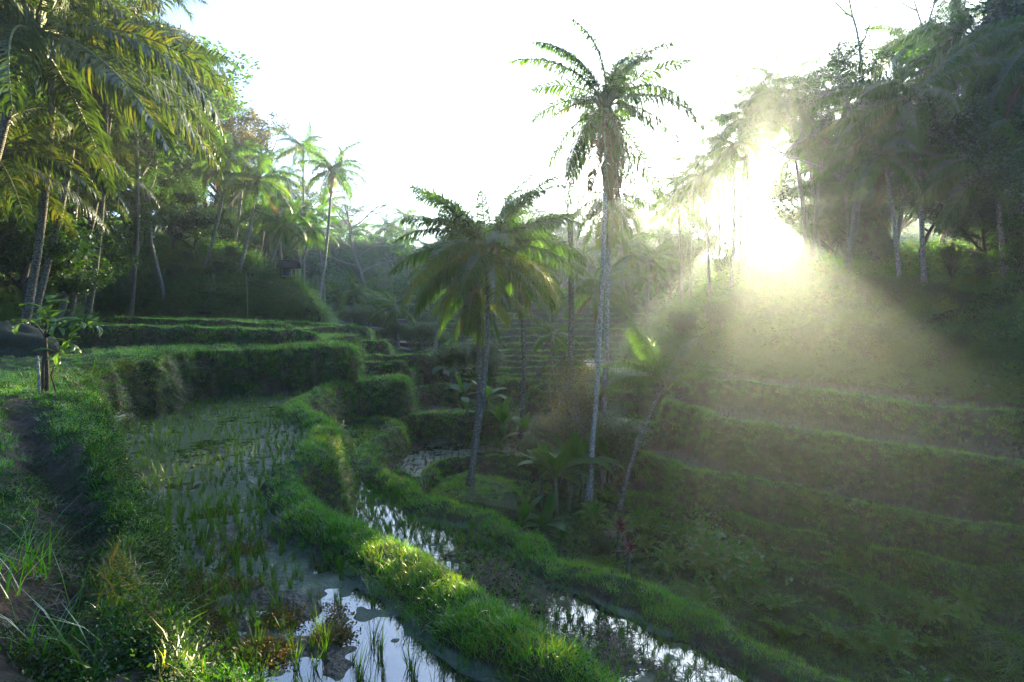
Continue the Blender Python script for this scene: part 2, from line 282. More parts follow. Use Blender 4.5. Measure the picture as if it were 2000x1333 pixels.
def terrain(x, y):
    x = np.asarray(x, np.float32); y = np.asarray(y, np.float32)
    h = base_h(x, y); win = np.full(x.shape, -1, np.int16); dw = np.zeros(x.shape, np.float32)
    for i, t in enumerate(T):
        P = t.Q; hh, d = t.height(x, y); m = hh > h
        h = np.where(m, hh, h); win = np.where(m, i, win); dw = np.where(m, d, dw)
    return h, win, dw
isf = np.array([1 if t.field else 0 for t in T] + [0]); kinds = {'wet': 1, 'mud': 2, 'stubble': 3}
fkind = np.array([kinds.get(t.field, 0) for t in T] + [0]); isprof = np.array([1 if t.prof is not None else 0 for t in T] + [0])
bwid = np.array([t.bw for t in T] + [0.0])
def micro(x, y, h, win, dw):
    fk = np.where(dw > bwid[win] + 0.15, fkind[win], 0)
    mud = 0.055 * fbm(x, y, 0.55, 71, 2) + 0.035 * fbm(x, y, 3.3, 73, 2)
    gr = 0.05 * fbm(x, y, 1.3, 81, 2) + 0.02 * noise(x, y, 6.0, 83)
    h = h + np.where(fk == 1, mud + 0.015, np.where(fk > 0, mud * 0.6, gr))
    return h, fk
NR, NC = (700, 560) if DRAFT else (1500, 1150)
YR = 1.0 * (150.0) ** (np.linspace(0, 1, NR)); UC = np.linspace(-1.30, 1.30, NC)
GX = (YR[:, None] * UC[None, :]).astype(np.float32); GY = np.repeat(YR[:, None], NC, 1).astype(np.float32)
GH, GW, GD = terrain(GX, GY); GH, GF = micro(GX, GY, GH, GW, GD)
def hz(x, y):
    x = np.atleast_1d(np.asarray(x, float)); y = np.atleast_1d(np.asarray(y, float))
    r = np.log(np.maximum(y, 1.0)) / math.log(150) * (NR - 1); c = (x / np.maximum(y, .01) + 1.30) / 2.60 * (NC - 1)
    r = np.clip(r, 0, NR - 1.001); c = np.clip(c, 0, NC - 1.001); r0 = r.astype(int); c0 = c.astype(int); a = r - r0; b = c - c0
    return GH[r0, c0] * (1 - a) * (1 - b) + GH[r0 + 1, c0] * a * (1 - b) + GH[r0, c0 + 1] * (1 - a) * b + GH[r0 + 1, c0 + 1] * a * b
def hz1(x, y): return float(hz(x, y)[0])
def quads(nr, nc):
    i = np.arange(nr - 1)[:, None] * nc + np.arange(nc - 1)[None]
    return np.stack([i, i + 1, i + nc + 1, i + nc], -1).reshape(-1, 4)
# ------------------------------------------------------------------ ground material
def ground_material():
    m, ns, ls = newmat('ground_soil'); ge = node(ns, 'ShaderNodeNewGeometry')
    at = node(ns, 'ShaderNodeAttribute', attribute_name='field'); sp = node(ns, 'ShaderNodeSeparateXYZ'); ls.new(ge.outputs['Normal'], sp.inputs[0])
    def nz(s, d=4.0, v=None):
        n = node(ns, 'ShaderNodeTexNoise', Scale=s, Detail=d); ls.new(v or ge.outputs['Position'], n.inputs['Vector']); return n.outputs['Fac']
    mp = node(ns, 'ShaderNodeMapping'); mp.inputs['Scale'].default_value = (1, 1, 0.25); ls.new(ge.outputs['Position'], mp.inputs['Vector'])
    soil = ramp(ns, [(0.3, (0.022, 0.014, 0.008)), (0.5, (0.055, 0.036, 0.019)), (0.7, (0.10, 0.07, 0.035))]); ls.new(nz(4.0, 5.0, mp.outputs[0]), soil.inputs[0])
    moss = ramp(ns, [(0.3, (0.010, 0.022, 0.004)), (0.7, (0.040, 0.070, 0.012))]); ls.new(nz(6.0), moss.inputs[0])
    mm = ramp(ns, [(0.48, (0, 0, 0)), (0.60, (1, 1, 1))]); ls.new(nz(1.3, 5.0, mp.outputs[0]), mm.inputs[0])
    flat = node(ns, 'ShaderNodeMapRange', interpolation_type='SMOOTHSTEP'); flat.inputs['From Min'].default_value = 0.45; flat.inputs['From Max'].default_value = 0.85; ls.new(sp.outputs['Z'], flat.inputs['Value'])
    mx0 = node(ns, 'ShaderNodeMath', operation='MAXIMUM'); ls.new(mm.outputs[0], mx0.inputs[0]); ls.new(flat.outputs[0], mx0.inputs[1])
    pa = node(ns, 'ShaderNodeAttribute', attribute_name='path'); inv = node(ns, 'ShaderNodeMath', operation='SUBTRACT', use_clamp=True); ls.new(mx0.outputs[0], inv.inputs[0]); ls.new(pa.outputs['Fac'], inv.inputs[1])
    c1 = node(ns, 'ShaderNodeMix', data_type='RGBA'); ls.new(inv.outputs[0], c1.inputs['Factor']); ls.new(soil.outputs[0], c1.inputs['A']); ls.new(moss.outputs[0], c1.inputs['B'])
    # field mud with pale-green duckweed scum and straw
    mud = ramp(ns, [(0.3, (0.018, 0.015, 0.010)), (0.55, (0.038, 0.032, 0.020)), (0.75, (0.085, 0.070, 0.045))]); ls.new(nz(9.0, 6.0), mud.inputs[0])
    scum = ramp(ns, [(0.40, (0.075, 0.10, 0.055)), (0.6, (0.12, 0.155, 0.09))]); ls.new(nz(3.0), scum.inputs[0])
    sm = ramp(ns, [(0.43, (0, 0, 0)), (0.52, (1, 1, 1))]); ls.new(nz(0.8, 4.0), sm.inputs[0])
    wet = node(ns, 'ShaderNodeMath', operation='LESS_THAN'); ls.new(at.outputs['Fac'], wet.inputs[0]); wet.inputs[1].default_value = 0.5
    sw = node(ns, 'ShaderNodeAttribute', attribute_name='wet'); sm2 = node(ns, 'ShaderNodeMath', operation='MULTIPLY'); ls.new(sm.outputs[0], sm2.inputs[0]); ls.new(sw.outputs['Fac'], sm2.inputs[1])
    c2 = node(ns, 'ShaderNodeMix', data_type='RGBA'); ls.new(sm2.outputs[0], c2.inputs['Factor']); ls.new(mud.outputs[0], c2.inputs['A']); ls.new(scum.outputs[0], c2.inputs['B'])
    c3 = node(ns, 'ShaderNodeMix', data_type='RGBA'); ls.new(at.outputs['Fac'], c3.inputs['Factor']); ls.new(c1.outputs['Result'], c3.inputs['A']); ls.new(c2.outputs['Result'], c3.inputs['B'])
    p = node(ns, 'ShaderNodeBsdfPrincipled'); ls.new(c3.outputs['Result'], p.inputs['Base Color'])
    rr = node(ns, 'ShaderNodeMapRange'); ls.new(at.outputs['Fac'], rr.inputs['Value']); rr.inputs['To Min'].default_value = 0.95; rr.inputs['To Max'].default_value = 0.42; ls.new(rr.outputs[0], p.inputs['Roughness'])
    bp = node(ns, 'ShaderNodeBump', Strength=0.8, Distance=0.08); ls.new(nz(14.0, 6.0), bp.inputs['Height']); ls.new(bp.outputs[0], p.inputs['Normal'])
    o = node(ns, 'ShaderNodeOutputMaterial'); ls.new(p.outputs[0], o.inputs[0]); return m
M_GROUND = ground_material()
me = mesh('ground', np.stack([GX, GY, GH], -1).reshape(-1, 3), quads(NR, NC), True, [M_GROUND])
def setattr_f(me, name, arr):
    a = me.attributes.new(name, 'FLOAT', 'POINT'); a.data.foreach_set('value', np.asarray(arr, np.float32).ravel())
pathm = np.zeros_like(GH)
_cx = np.interp(GY, [2.0, 3.2, 4.5, 7.0, 10.0, 13.0], [-2.6, -2.7, -3.3, -5.6, -8.7, -11.4])
onp = (GW == 0) & (GD > 0)
pathm = np.where(onp & (GY < 12), np.exp(-((GX - _cx) / 0.42) ** 2) * 1.3, 0)
pathm = np.maximum(pathm, np.where(onp & (GY < 3.9) & (GD > 0.6) & (GX > -3.2), 1.0, 0)) + onp * (GY < 9) * 0.9 * smooth(0.2 + 1.2 * noise(GX, GY, 1.1, 95)) + 0.15 * noise(GX, GY, 2.5, 91) * onp
setattr_f(me, 'field', (GF > 0).astype(np.float32)); setattr_f(me, 'path', np.clip(pathm, 0, 1)); setattr_f(me, 'wet', ((GF == 1)).astype(np.float32))
tag(ob('ground', me), kind='structure')
# coarse surrounding ground outside the fine sheet
n = 150; xs = np.linspace(-150, 150, n); ys = np.linspace(-60, 152, n); SX, SY = np.meshgrid(xs, ys)
SH, SWn, SDd = terrain(SX, SY); inside = (SY > 1.0) & (SY < 148) & (np.abs(SX) < 1.28 * SY)
V = np.stack([SX, SY, SH - 0.05 - 1.2 * inside], -1).reshape(-1, 3); q = quads(n, n)
deep = (inside.ravel()[q].sum(1) == 4) & (np.abs(SX).ravel()[q].max(1) < 1.28 * SY.ravel()[q].min(1) - 5) & (SY.ravel()[q].min(1) > 6) & (SY.ravel()[q].max(1) < 144)
me = mesh('terrain', V, q[~deep], True, [M_GROUND]); tag(ob('terrain', me), kind='structure')
# ------------------------------------------------------------------ water sheets on the flooded terraces
def water_material():
    m, ns, ls = newmat('paddy_water'); ge = node(ns, 'ShaderNodeNewGeometry')
    n1 = node(ns, 'ShaderNodeTexNoise', Scale=7.0, Detail=2.0); ls.new(ge.outputs['Position'], n1.inputs['Vector'])
    bp = node(ns, 'ShaderNodeBump', Strength=0.10, Distance=0.02); ls.new(n1.outputs['Fac'], bp.inputs['Height'])
    w_ = node(ns, 'ShaderNodeBsdfPrincipled', Roughness=0.03, IOR=2.1); w_.inputs['Base Color'].default_value = (0.018, 0.016, 0.010, 1); w_.inputs['Specular IOR Level'].default_value = 0.9; ls.new(bp.outputs[0], w_.inputs['Normal'])
    s = node(ns, 'ShaderNodeBsdfPrincipled', Roughness=0.55)
    n2 = node(ns, 'ShaderNodeTexNoise', Scale=1.1, Detail=7.0, Roughness=0.62); ls.new(ge.outputs['Position'], n2.inputs['Vector'])
    n3 = node(ns, 'ShaderNodeTexNoise', Scale=30.0, Detail=3.0); ls.new(ge.outputs['Position'], n3.inputs['Vector'])
    sc_ = ramp(ns, [(0.35, (0.025, 0.045, 0.018)), (0.65, (0.085, 0.12, 0.055))]); ls.new(n3.outputs['Fac'], sc_.inputs[0]); ls.new(sc_.outputs[0], s.inputs['Base Color'])
    at = node(ns, 'ShaderNodeAttribute', attribute_name='scum'); ad = node(ns, 'ShaderNodeMath', operation='ADD'); ls.new(n2.outputs['Fac'], ad.inputs[0]); ls.new(at.outputs['Fac'], ad.inputs[1])
    rp = ramp(ns, [(0.50, (0, 0, 0)), (0.54, (1, 1, 1))]); ls.new(ad.outputs[0], rp.inputs[0])
    mx = node(ns, 'ShaderNodeMixShader'); ls.new(rp.outputs[0], mx.inputs[0]); ls.new(w_.outputs[0], mx.inputs[1]); ls.new(s.outputs[0], mx.inputs[2])
    o = node(ns, 'ShaderNodeOutputMaterial'); ls.new(mx.outputs[0], o.inputs[0]); return m
M_WATER = water_material()
WL = np.zeros_like(GH) - 99
for i, t in enumerate(T):
    if t.field == 'wet':
        zb = t.P[:, 2].mean(); lev = zb - t.lip + {'flooded field': 0.025, 'rice field': 0.095, 'pond': -0.01}.get(t.name, 0.0)
        msk = (GW == i) & (GD > t.bw * 0.6); WL = np.where(msk, lev, WL)
okv = (WL > -50)
Q = quads(NR, NC); fl = WL.ravel()[Q]; keep = (fl.min(1) > -50) & (np.ptp(fl, axis=1) < 0.01) & (GH.ravel()[Q].min(1) < fl[:, 0] + 0.02)
Qk = Q[keep]; used, invx = np.unique(Qk, return_inverse=True)
WV = np.stack([GX.ravel()[used], GY.ravel()[used], WL.ravel()[used]], -1)
me = mesh('water', WV, invx.reshape(-1, 4), True, [M_WATER])
# open mirror-like water near the camera, scummier further off and along the left bank
wx, wy = WV[:, 0], WV[:, 1]
f1 = WV[:, 2] > -4.2
open1 = 1.3 * np.exp(-(((wx + 1.1 + 0.45 * (wy - 6)) / 2.5) ** 2 + ((wy - 6.8) / 2.8) ** 2)) * 1.4
setattr_f(me, 'scum', np.where(f1, 0.08 - 0.42 * open1, 0.02 - 0.10 * np.exp(-((wy - 9.5) / 2.2) ** 2) - 0.08 * np.exp(-((wy - 14) / 2.0) ** 2) + 0.03 * (wx > 1)))
tag(ob('water', me), kind='structure')
# ------------------------------------------------------------------ scattering (grass, ground cover): instances on points
HIDE = []
def scatter(name, protos, P, rot, scl, label, cat, kind='stuff', mats=None):
    """P (n,3); protos: unlinked mesh objects"""
    n = len(P); me = bpy.data.meshes.new(name); me.vertices.add(n); me.vertices.foreach_set('co', np.asarray(P, np.float32).ravel())
    a = me.attributes.new('rot', 'FLOAT_VECTOR', 'POINT'); a.data.foreach_set('vector', np.asarray(rot, np.float32).ravel())
    a = me.attributes.new('scl', 'FLOAT_VECTOR', 'POINT'); s3 = np.asarray(scl, np.float32); s3 = np.repeat(s3[:, None], 3, 1) if s3.ndim == 1 else s3; a.data.foreach_set('vector', s3.ravel())
    a = me.attributes.new('vi', 'INT', 'POINT'); a.data.foreach_set('value', rng.integers(0, len(protos), n).astype(np.int32))
    o = ob(name, me); g = bpy.data.node_groups.new(name, 'GeometryNodeTree')
    g.interface.new_socket('Geometry', in_out='INPUT', socket_type='NodeSocketGeometry'); g.interface.new_socket('Geometry', in_out='OUTPUT', socket_type='NodeSocketGeometry')
    ns, ls = g.nodes, g.links; gi = ns.new('NodeGroupInput'); go = ns.new('NodeGroupOutput'); ip = ns.new('GeometryNodeInstanceOnPoints')
    jn = ns.new('GeometryNodeGeometryToInstance')
    for p in reversed(protos):
        oi = ns.new('GeometryNodeObjectInfo'); oi.inputs['Object'].default_value = p; ls.new(oi.outputs['Geometry'], jn.inputs[0])
    ls.new(gi.outputs[0], ip.inputs['Points']); ls.new(jn.outputs[0], ip.inputs['Instance']); ip.inputs['Pick Instance'].default_value = True
    for nm, dt, sk in (('rot', 'FLOAT_VECTOR', 'Rotation'), ('scl', 'FLOAT_VECTOR', 'Scale'), ('vi', 'INT', 'Instance Index')):
        na = ns.new('GeometryNodeInputNamedAttribute'); na.data_type = dt; na.inputs['Name'].default_value = nm
        src = [x for x in na.outputs if x.enabled][0]
        if nm == 'rot':
            er = ns.new('FunctionNodeEulerToRotation'); ls.new(src, er.inputs[0]); src = er.outputs[0]
        ls.new(src, ip.inputs[sk])
    ls.new(ip.outputs[0], go.inputs[0])
    md = o.modifiers.new('scatter', 'NODES'); md.node_group = g
    return tag(o, label, cat, kind=kind)
def proto(name, me): return bpy.data.objects.new(name, me)
def eul(v, spin):
    """euler that turns z onto v after a spin about z"""
    v = v / (np.linalg.norm(v, axis=1)[:, None] + 1e-9); th = np.arccos(np.clip(v[:, 2], -1, 1)); ph = np.arctan2(v[:, 1], v[:, 0])
    cp, sp, ct, st, cs, ss = np.cos(ph), np.sin(ph), np.cos(th), np.sin(th), np.cos(spin - ph), np.sin(spin - ph)
    m00 = cp * ct * cs - sp * ss; m10 = sp * ct * cs + cp * ss; m20 = -st * cs; m21 = st * ss; m22 = ct
    return np.stack([np.arctan2(m21, m22), np.arcsin(np.clip(-m20, -1, 1)), np.arctan2(m10, m00)], -1)
def blades(n, h, spread, lean, wd, droop, seed, seg=3, hv=0.4):
    r = np.random.default_rng(seed); a = r.uniform(0, 2 * math.pi, n); rad = spread * np.sqrt(r.uniform(0, 1, n)); pa = r.uniform(0, 2 * math.pi, n)
    hh = h * (1 + hv * r.uniform(-1, 1, n)); ln = lean * r.uniform(0.3, 1.3, n)
    V = []; base = np.stack([rad * np.cos(pa), rad * np.sin(pa), np.zeros(n)], -1); d = np.stack([np.cos(a), np.sin(a), np.zeros(n)], -1); sd = np.stack([-np.sin(a), np.cos(a), np.zeros(n)], -1)
    tw = r.uniform(-0.6, 0.6, n); sd = sd * np.cos(tw)[:, None] + d * np.sin(tw)[:, None]
    for k in range(seg + 1):
        t = k / seg; c = base + d * (hh * (ln * t + droop * t * t * 0.9))[:, None]; c[:, 2] += hh * (t - droop * 0.55 * t ** 2.4) - 0.02
        ww = wd * (1 - t ** 1.8) * 0.5
        if k < seg: V += [c - sd * ww, c + sd * ww]
        else: V.append(c)
    V = np.stack(V, 1); m = V.shape[1]; o = (np.arange(n) * m)[:, None]
    q = np.concatenate([o + np.array([[2 * k, 2 * k + 1, 2 * k + 3, 2 * k + 2]]) for k in range(seg - 1)], 0); t3 = o + np.array([[2 * seg - 2, 2 * seg - 1, 2 * seg]])
    return V.reshape(-1, 3), q, t3
def leaves(C, s, r, flat=0.5, asp=1.7):
    """diamond-ish leaves at points C, size s; flat 0..1 biases them level"""
    n = len(C); nrm = r.normal(size=(n, 3)); nrm[:, 2] = np.abs(nrm[:, 2]) + flat * 2; nrm /= np.linalg.norm(nrm, axis=1)[:, None]
    a = r.normal(size=(n, 3)); a -= nrm * (a * nrm).sum(1)[:, None]; a /= np.linalg.norm(a, axis=1)[:, None] + 1e-9; b = np.cross(nrm, a)
    ss = (s * r.uniform(0.6, 1.3, n))[:, None]
    V = np.stack([C - a * ss * .5, C + b * ss * .5 / asp + a * ss * .05, C + a * ss * .5 - nrm * ss * .12, C - b * ss * .5 / asp + a * ss * .05], 1)
    return V.reshape(-1, 3), (np.arange(n) * 4)[:, None] + np.array([[0, 1, 2, 3]])
M_GRASS = leafmat('grass_blades', (0.014, 0.085, 0.009), (0.085, 0.290, 0.018), yellow=(0.20, 0.25, 0.04), trans=0.5, gloss=0.4, rough=0.4)
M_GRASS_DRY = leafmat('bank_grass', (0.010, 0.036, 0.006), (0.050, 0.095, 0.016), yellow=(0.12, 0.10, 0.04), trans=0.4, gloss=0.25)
M_HILL = leafmat('hill_grass', (0.014, 0.070, 0.012), (0.065, 0.200, 0.022), yellow=(0.14, 0.18, 0.04), trans=0.45, gloss=0.3)
M_WEED = leafmat('weed_leaves', (0.008, 0.030, 0.006), (0.030, 0.085, 0.014), trans=0.4, gloss=0.08, rough=0.55)
M_RICE = leafmat('rice_blades', (0.018, 0.070, 0.006), (0.085, 0.190, 0.014), trans=0.5, gloss=0.4)
M_STUB = leafmat('rice_stubble', (0.030, 0.026, 0.012), (0.17, 0.14, 0.07), trans=0.2, gloss=0.1)
M_STRAW = plain('straw', (0.10, 0.072, 0.042), 0.8, 0.45, 20)
M_ORANGE = leafmat('orange_weed', (0.030, 0.065, 0.008), (0.20, 0.12, 0.012), trans=0.45, gloss=0.2, scale=3.0)
def bprotos(nm, mat, k, *a, **kw):
    out = []
    for i in range(k):
        V, q, t = blades(*a, seed=i * 7 + len(nm), **kw); out.append(proto(nm, mesh(nm, V, [q, t], True, [mat])))
    return out
G_SHORT = bprotos('short_grass', M_GRASS, 4, 26, 0.105, 0.12, 0.40, 0.007, 0.35)
G_DRY = bprotos('bank_tuft', M_GRASS_DRY, 4, 30, 0.12, 0.13, 0.7, 0.008, 0.9)
G_LONG = bprotos('long_grass', M_HILL, 4, 34, 0.50, 0.20, 0.7, 0.014, 0.9)
G_RICE = bprotos('rice', M_RICE, 5, 16, 0.40, 0.040, 0.16, 0.012, 0.20)
G_STUB = bprotos('stub', M_STUB, 4, 14, 0.15, 0.035, 0.22, 0.014, 0.1)
G_STUBD = bprotos('darkstub', M_HILL, 4, 20, 0.22, 0.045, 0.38, 0.016, 0.2)
def weed_protos(nm, mat, k, n, rad, hz_, s, flat=0.5):
    out = []
    for i in range(k):
        r = np.random.default_rng(i + 50); C = r.normal(size=(n, 3)) * rad * 0.5; C[:, 2] = np.abs(r.normal(size=n)) * hz_ * 0.5
        V, q = leaves(C, s, r, flat); out.append(proto(nm, mesh(nm, V, q, False, [mat])))
    return out
G_WEED = weed_protos('weed', M_WEED, 4, 70, 0.20, 0.12, 0.030)
G_BUSH = weed_protos('undergrowth_clump', M_HILL, 4, 260, 0.75, 0.85, 0.15)
G_ORANGE = weed_protos('orange_clump', M_ORANGE, 3, 60, 0.16, 0.07, 0.034)
# candidate cells of the fine ground sheet
def cell(a): return 0.25 * (a[:-1, :-1] + a[1:, :-1] + a[:-1, 1:] + a[1:, 1:])
e1 = np.stack([GX[:-1, 1:] - GX[:-1, :-1], GY[:-1, 1:] - GY[:-1, :-1], GH[:-1, 1:] - GH[:-1, :-1]], -1)
e2 = np.stack([GX[1:, :-1] - GX[:-1, :-1], GY[1:, :-1] - GY[:-1, :-1], GH[1:, :-1] - GH[:-1, :-1]], -1)
CN = np.cross(e1, e2); CA = np.linalg.norm(CN, axis=2); CN = CN / (CA[..., None] + 1e-9)
CXc, CYc, CHc, CDc = cell(GX), cell(GY), cell(GH), cell(GD); CW = GW[:-1, :-1]; CFd = GF[:-1, :-1]; CPa = cell(pathm)
fov = (np.abs(CXc) < 1.02 * CYc + 1.0)
nz_ = CN[..., 2]; flat_m = smooth((nz_ - 0.35) / 0.4); steep = 1 - flat_m
Yf = lambda y0, p: np.minimum(1, (y0 / np.maximum(CYc, .1))) ** p
def sample(w):
    w = np.where(fov, w, 0).astype(np.float64) * CA; tot = w.sum(); n = int(tot * (0.15 if DRAFT else 1)); c = np.cumsum(w.ravel()); 
    k = np.searchsorted(c, rng.uniform(0, c[-1], n)); i, j = np.unravel_index(np.minimum(k, c.size - 1), w.shape); a = rng.uniform(0, 1, n); b = rng.uniform(0, 1, n)
    def bl(A): return A[i, j] * (1 - a) * (1 - b) + A[i + 1, j] * a * (1 - b) + A[i, j + 1] * (1 - a) * b + A[i + 1, j + 1] * a * b
    P = np.stack([bl(GX), bl(GY), bl(GH)], -1); return P, CN[i, j], i, j
def up_rot(N, wn, jit=0.2):
    v = N * wn + np.array([0, 0, 1.0]) * (1 - wn) + rng.normal(size=N.shape) * jit; v[:, 2] = np.maximum(v[:, 2], 0.02)
    return eul(v, rng.uniform(0, 6.28, len(N)))
names = {t.name: i for i, t in enumerate(T)}
isH = np.isin(CW, [names['left hill'], names['right hill'], names['far hill']]); isFar = CW == names['far hill']
patch = smooth(0.5 + 0.9 * fbm(CXc, CYc, 0.7, 101, 3)); patch2 = smooth(0.5 + 0.9 * fbm(CXc, CYc, 0.35, 107, 3))
grassy = (CFd == 0) & ~isH & (CYc < 80)
nopath = np.clip(1 - 1.2 * CPa, 0, 1)
edge = np.exp(-(np.clip(np.abs(CDc) - 0.1, 0, 9) / 0.35) ** 2)          # the lip of each terrace is the lushest
# 1 short bright grass on bunds and steps
w = grassy * (170 * flat_m + 150 * steep * edge ** 2) * (0.12 + 0.88 * np.maximum(patch ** 1.5, 0.8 * edge)) * nopath * Yf(7, 1.25) * np.where(CW < 0, 0.25, 1) * np.where((CW == 0) & (CYc < 9), 0.55, 1)
P, N, i, j = sample(w); s = (0.7 + 0.5 * rng.uniform(0, 1, len(P))) * np.clip((P[:, 1] / 8), 1, 6) ** 0.36 * (0.7 + 0.5 * patch2[i, j])
print('short', len(P)); scatter('bund_grass', G_SHORT, P, up_rot(N, 0.35), s, 'short bright green grass on the terrace bunds', 'grass')
# grass leaning over the waterline of the wet fields
w = (CFd == 1) * np.exp(-(np.clip(CDc - bwid[CW] - 0.1, 0, 9) / 0.16) ** 2) * 60 * (0.2 + 0.8 * patch) * Yf(8, 1.0)
P, N, i, j = sample(w); s = (0.7 + 0.7 * rng.uniform(0, 1, len(P))) * np.clip((P[:, 1] / 8), 1, 6) ** 0.3
print('waterline', len(P)); scatter('waterline_grass', G_SHORT, P, up_rot(N, 0.2, .35), s, 'straggling grass along the waterline of the flooded fields', 'grass')
# 2 duller hanging grass on the terrace walls
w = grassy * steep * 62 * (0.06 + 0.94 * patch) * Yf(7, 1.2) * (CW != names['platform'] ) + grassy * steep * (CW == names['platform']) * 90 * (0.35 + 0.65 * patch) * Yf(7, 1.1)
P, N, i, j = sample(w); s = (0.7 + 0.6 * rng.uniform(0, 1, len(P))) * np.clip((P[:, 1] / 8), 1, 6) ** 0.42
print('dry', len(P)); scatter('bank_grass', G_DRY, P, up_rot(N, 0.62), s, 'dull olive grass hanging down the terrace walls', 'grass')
# 3 long hill grass
hillY = isH & ~isFar & (CYc < 85)
w = (hillY * 36 * (0.4 + 0.6 * patch) + (CW < 0) * 8 * patch * (CYc < 60) + grassy * steep * edge * 1.0 * patch2 * (CYc > 12)) * Yf(20, 1.1)
w = w + ((CW == names['right step c']) * steep * 16 * patch * Yf(14, 1))
P, N, i, j = sample(w); s = (0.7 + 0.7 * rng.uniform(0, 1, len(P))) * np.clip((P[:, 1] / 22), 1, 4) ** 0.4 * np.where(CW[i, j] < 0, 0.7, 1.0)
print('long', len(P)); scatter('hill_grass', G_LONG, P, up_rot(N, 0.55), s, 'long arching grass covering the valley slopes', 'grass')
# 4 leafy weeds near the camera and on damp banks
w = grassy * (50 * np.exp(-(CDc / 0.9) ** 2) * (CW == 0) + 35 * (CW == 0) * (1 - patch) * (CYc < 14) + 10 * steep * patch2 + 3 * (CW < 0) + 11 * (1 - patch) * (CYc < 16)) * Yf(6, 1.2) * (0.25 + 0.75 * nopath)
P, N, i, j = sample(w); s = (0.5 + 0.8 * rng.uniform(0, 1, len(P))) * np.clip((P[:, 1] / 9), 1, 5) ** 0.3
print('weed', len(P)); scatter('leafy_weeds', G_WEED, P, up_rot(N, 0.6), s, 'small leafy weeds creeping over banks and path edges', 'weeds')
# 5 undergrowth on the hills
w = (hillY * (0.10 + 1.3 * smooth((CDc - 5.0) / 3)) * 2.2 * (0.3 + patch2) + (CW == names['right step c']) * (CDc < 0) * 1.6 * patch2 + isFar * 0.35 * (0.3 + patch2)) * Yf(35, 0.8)
P, N, i, j = sample(w); s = (0.6 + 0.9 * rng.uniform(0, 1, len(P))) * np.where(CW[i, j] == names['far hill'], 2.6, 1.0)
print('bush', len(P)); scatter('undergrowth', G_BUSH, P, up_rot(N, 0.3), s, 'dense leafy undergrowth on the jungle slopes', 'undergrowth')
# ------------------------------------------------------------------ rice: planted rows
def rows(tname, sx, sy, ang, ylim, jit=0.05, xlim=(-60, 60)):
    idx = names[tname]; m = (GW == idx) & (GF > 0); x0, x1, y0, y1 = GX[m].min(), GX[m].max(), GY[m].min(), min(GY[m].max(), ylim)
    c, s = math.cos(ang), math.sin(ang); L = max(x1 - x0, y1 - y0) * 0.8 + 2; u = np.arange(-L, L, sx); v = np.arange(-L, L, sy); U, Vv = np.meshgrid(u, v)
    U = U + 0.35 * noise(Vv, U, 0.25, 5); x = (x0 + x1) / 2 + U * c - Vv * s; y = (y0 + y1) / 2 + U * s + Vv * c
    x = (x + rng.normal(size=x.shape) * jit).ravel(); y = (y + rng.normal(size=y.shape) * jit).ravel()
    k = (y > 4.6) & (y < ylim) & (np.abs(x) < 1.1 * y + 1) & (x > xlim[0]) & (x < xlim[1]); x, y = x[k], y[k]
    r = np.log(y) / math.log(150) * (NR - 1); cc = (x / y + 1.30) / 2.60 * (NC - 1); r = np.clip(r.round().astype(int), 0, NR - 1); cc = np.clip(cc.round().astype(int), 0, NC - 1)
    k = (GW[r, cc] == idx) & (GF[r, cc] > 0) & (GD[r, cc] > bwid[idx] + 0.2); x, y = x[k], y[k]; return np.stack([x, y, hz(x, y)], -1)
def sprinkle(P, keep): return P[rng.uniform(0, 1, len(P)) < keep]
PR = rows('flooded field', 0.20, 0.21, 0.5, 30)
dn = 0.50 + 0.45 * noise(PR[:, 0], PR[:, 1], 0.5, 5); open_ = np.exp(-(((PR[:, 0] + 1.5) / 1.9) ** 2 + ((PR[:, 1] - 7.0) / 2.2) ** 2)); PR = PR[rng.uniform(0, 1, len(PR)) < np.clip(0.85 + dn * 0.3 - 1.0 * open_, 0.06, 1)]
PR[:, 2] = np.minimum(PR[:, 2], -3.88)
order = np.argsort(np.hypot(PR[:, 0], PR[:, 1]) + 4 * (np.abs(PR[:, 0]) > 0.95 * PR[:, 1])); near, rest = PR[order[:300]], PR[order[300:]]
rice_me = [p.data for p in G_RICE]
for k, p in enumerate(near):
    o = ob('rice_clump', rice_me[k % 5], None, p, (random.gauss(0, .08), random.gauss(0, .08), random.uniform(0, 6.28)), random.uniform(0.55, 1.05))
    tag(o, 'thin green rice clump standing in the near flooded terrace', 'rice plant', 'rice clumps in the near flooded terrace')
def simple_rot(n, j=0.08): return np.stack([rng.normal(size=n) * j, rng.normal(size=n) * j, rng.uniform(0, 6.28, n)], -1)
scatter('rice_rows', G_RICE, rest, simple_rot(len(rest)), rng.uniform(0.45, 0.95, len(rest)) * np.interp(rest[:, 1], [6, 12], [1.1, 0.8]), 'rows of green rice clumps across the flooded terrace', 'rice', 'stuff')
P2 = rows('rice field', 0.18, 0.21, -0.55, 30, 0.03); P2 = sprinkle(P2, 0.9); P2[:, 2] = np.maximum(P2[:, 2], -5.53)
print('P2', len(P2), P2.min(0), P2.max(0)); far2 = P2[:, 1] > 13; scatter('stubble_rows', G_STUBD, P2, simple_rot(len(P2)), rng.uniform(0.6, 1.0, len(P2)) * np.where(far2, 1.3, 1.0), 'rows of short dark rice seedlings in the second terrace', 'rice')
PS = np.vstack([rows(nm, 0.24, 0.28, a, 45, 0.05) for nm, a in (('right step a', .3), ('right step b', .3), ('right step c', .4), ('right step d', .25), ('right step e', .2), ('middle field', 0), ('pond', .1), ('middle right step', .1), ('crescent bund', .2)) if nm in names])
PS = sprinkle(PS, 0.85); scatter('cut_stubble', G_STUB, PS, simple_rot(len(PS)), rng.uniform(0.7, 1.3, len(PS)), 'brown cut rice stubble on the side terraces', 'stubble')
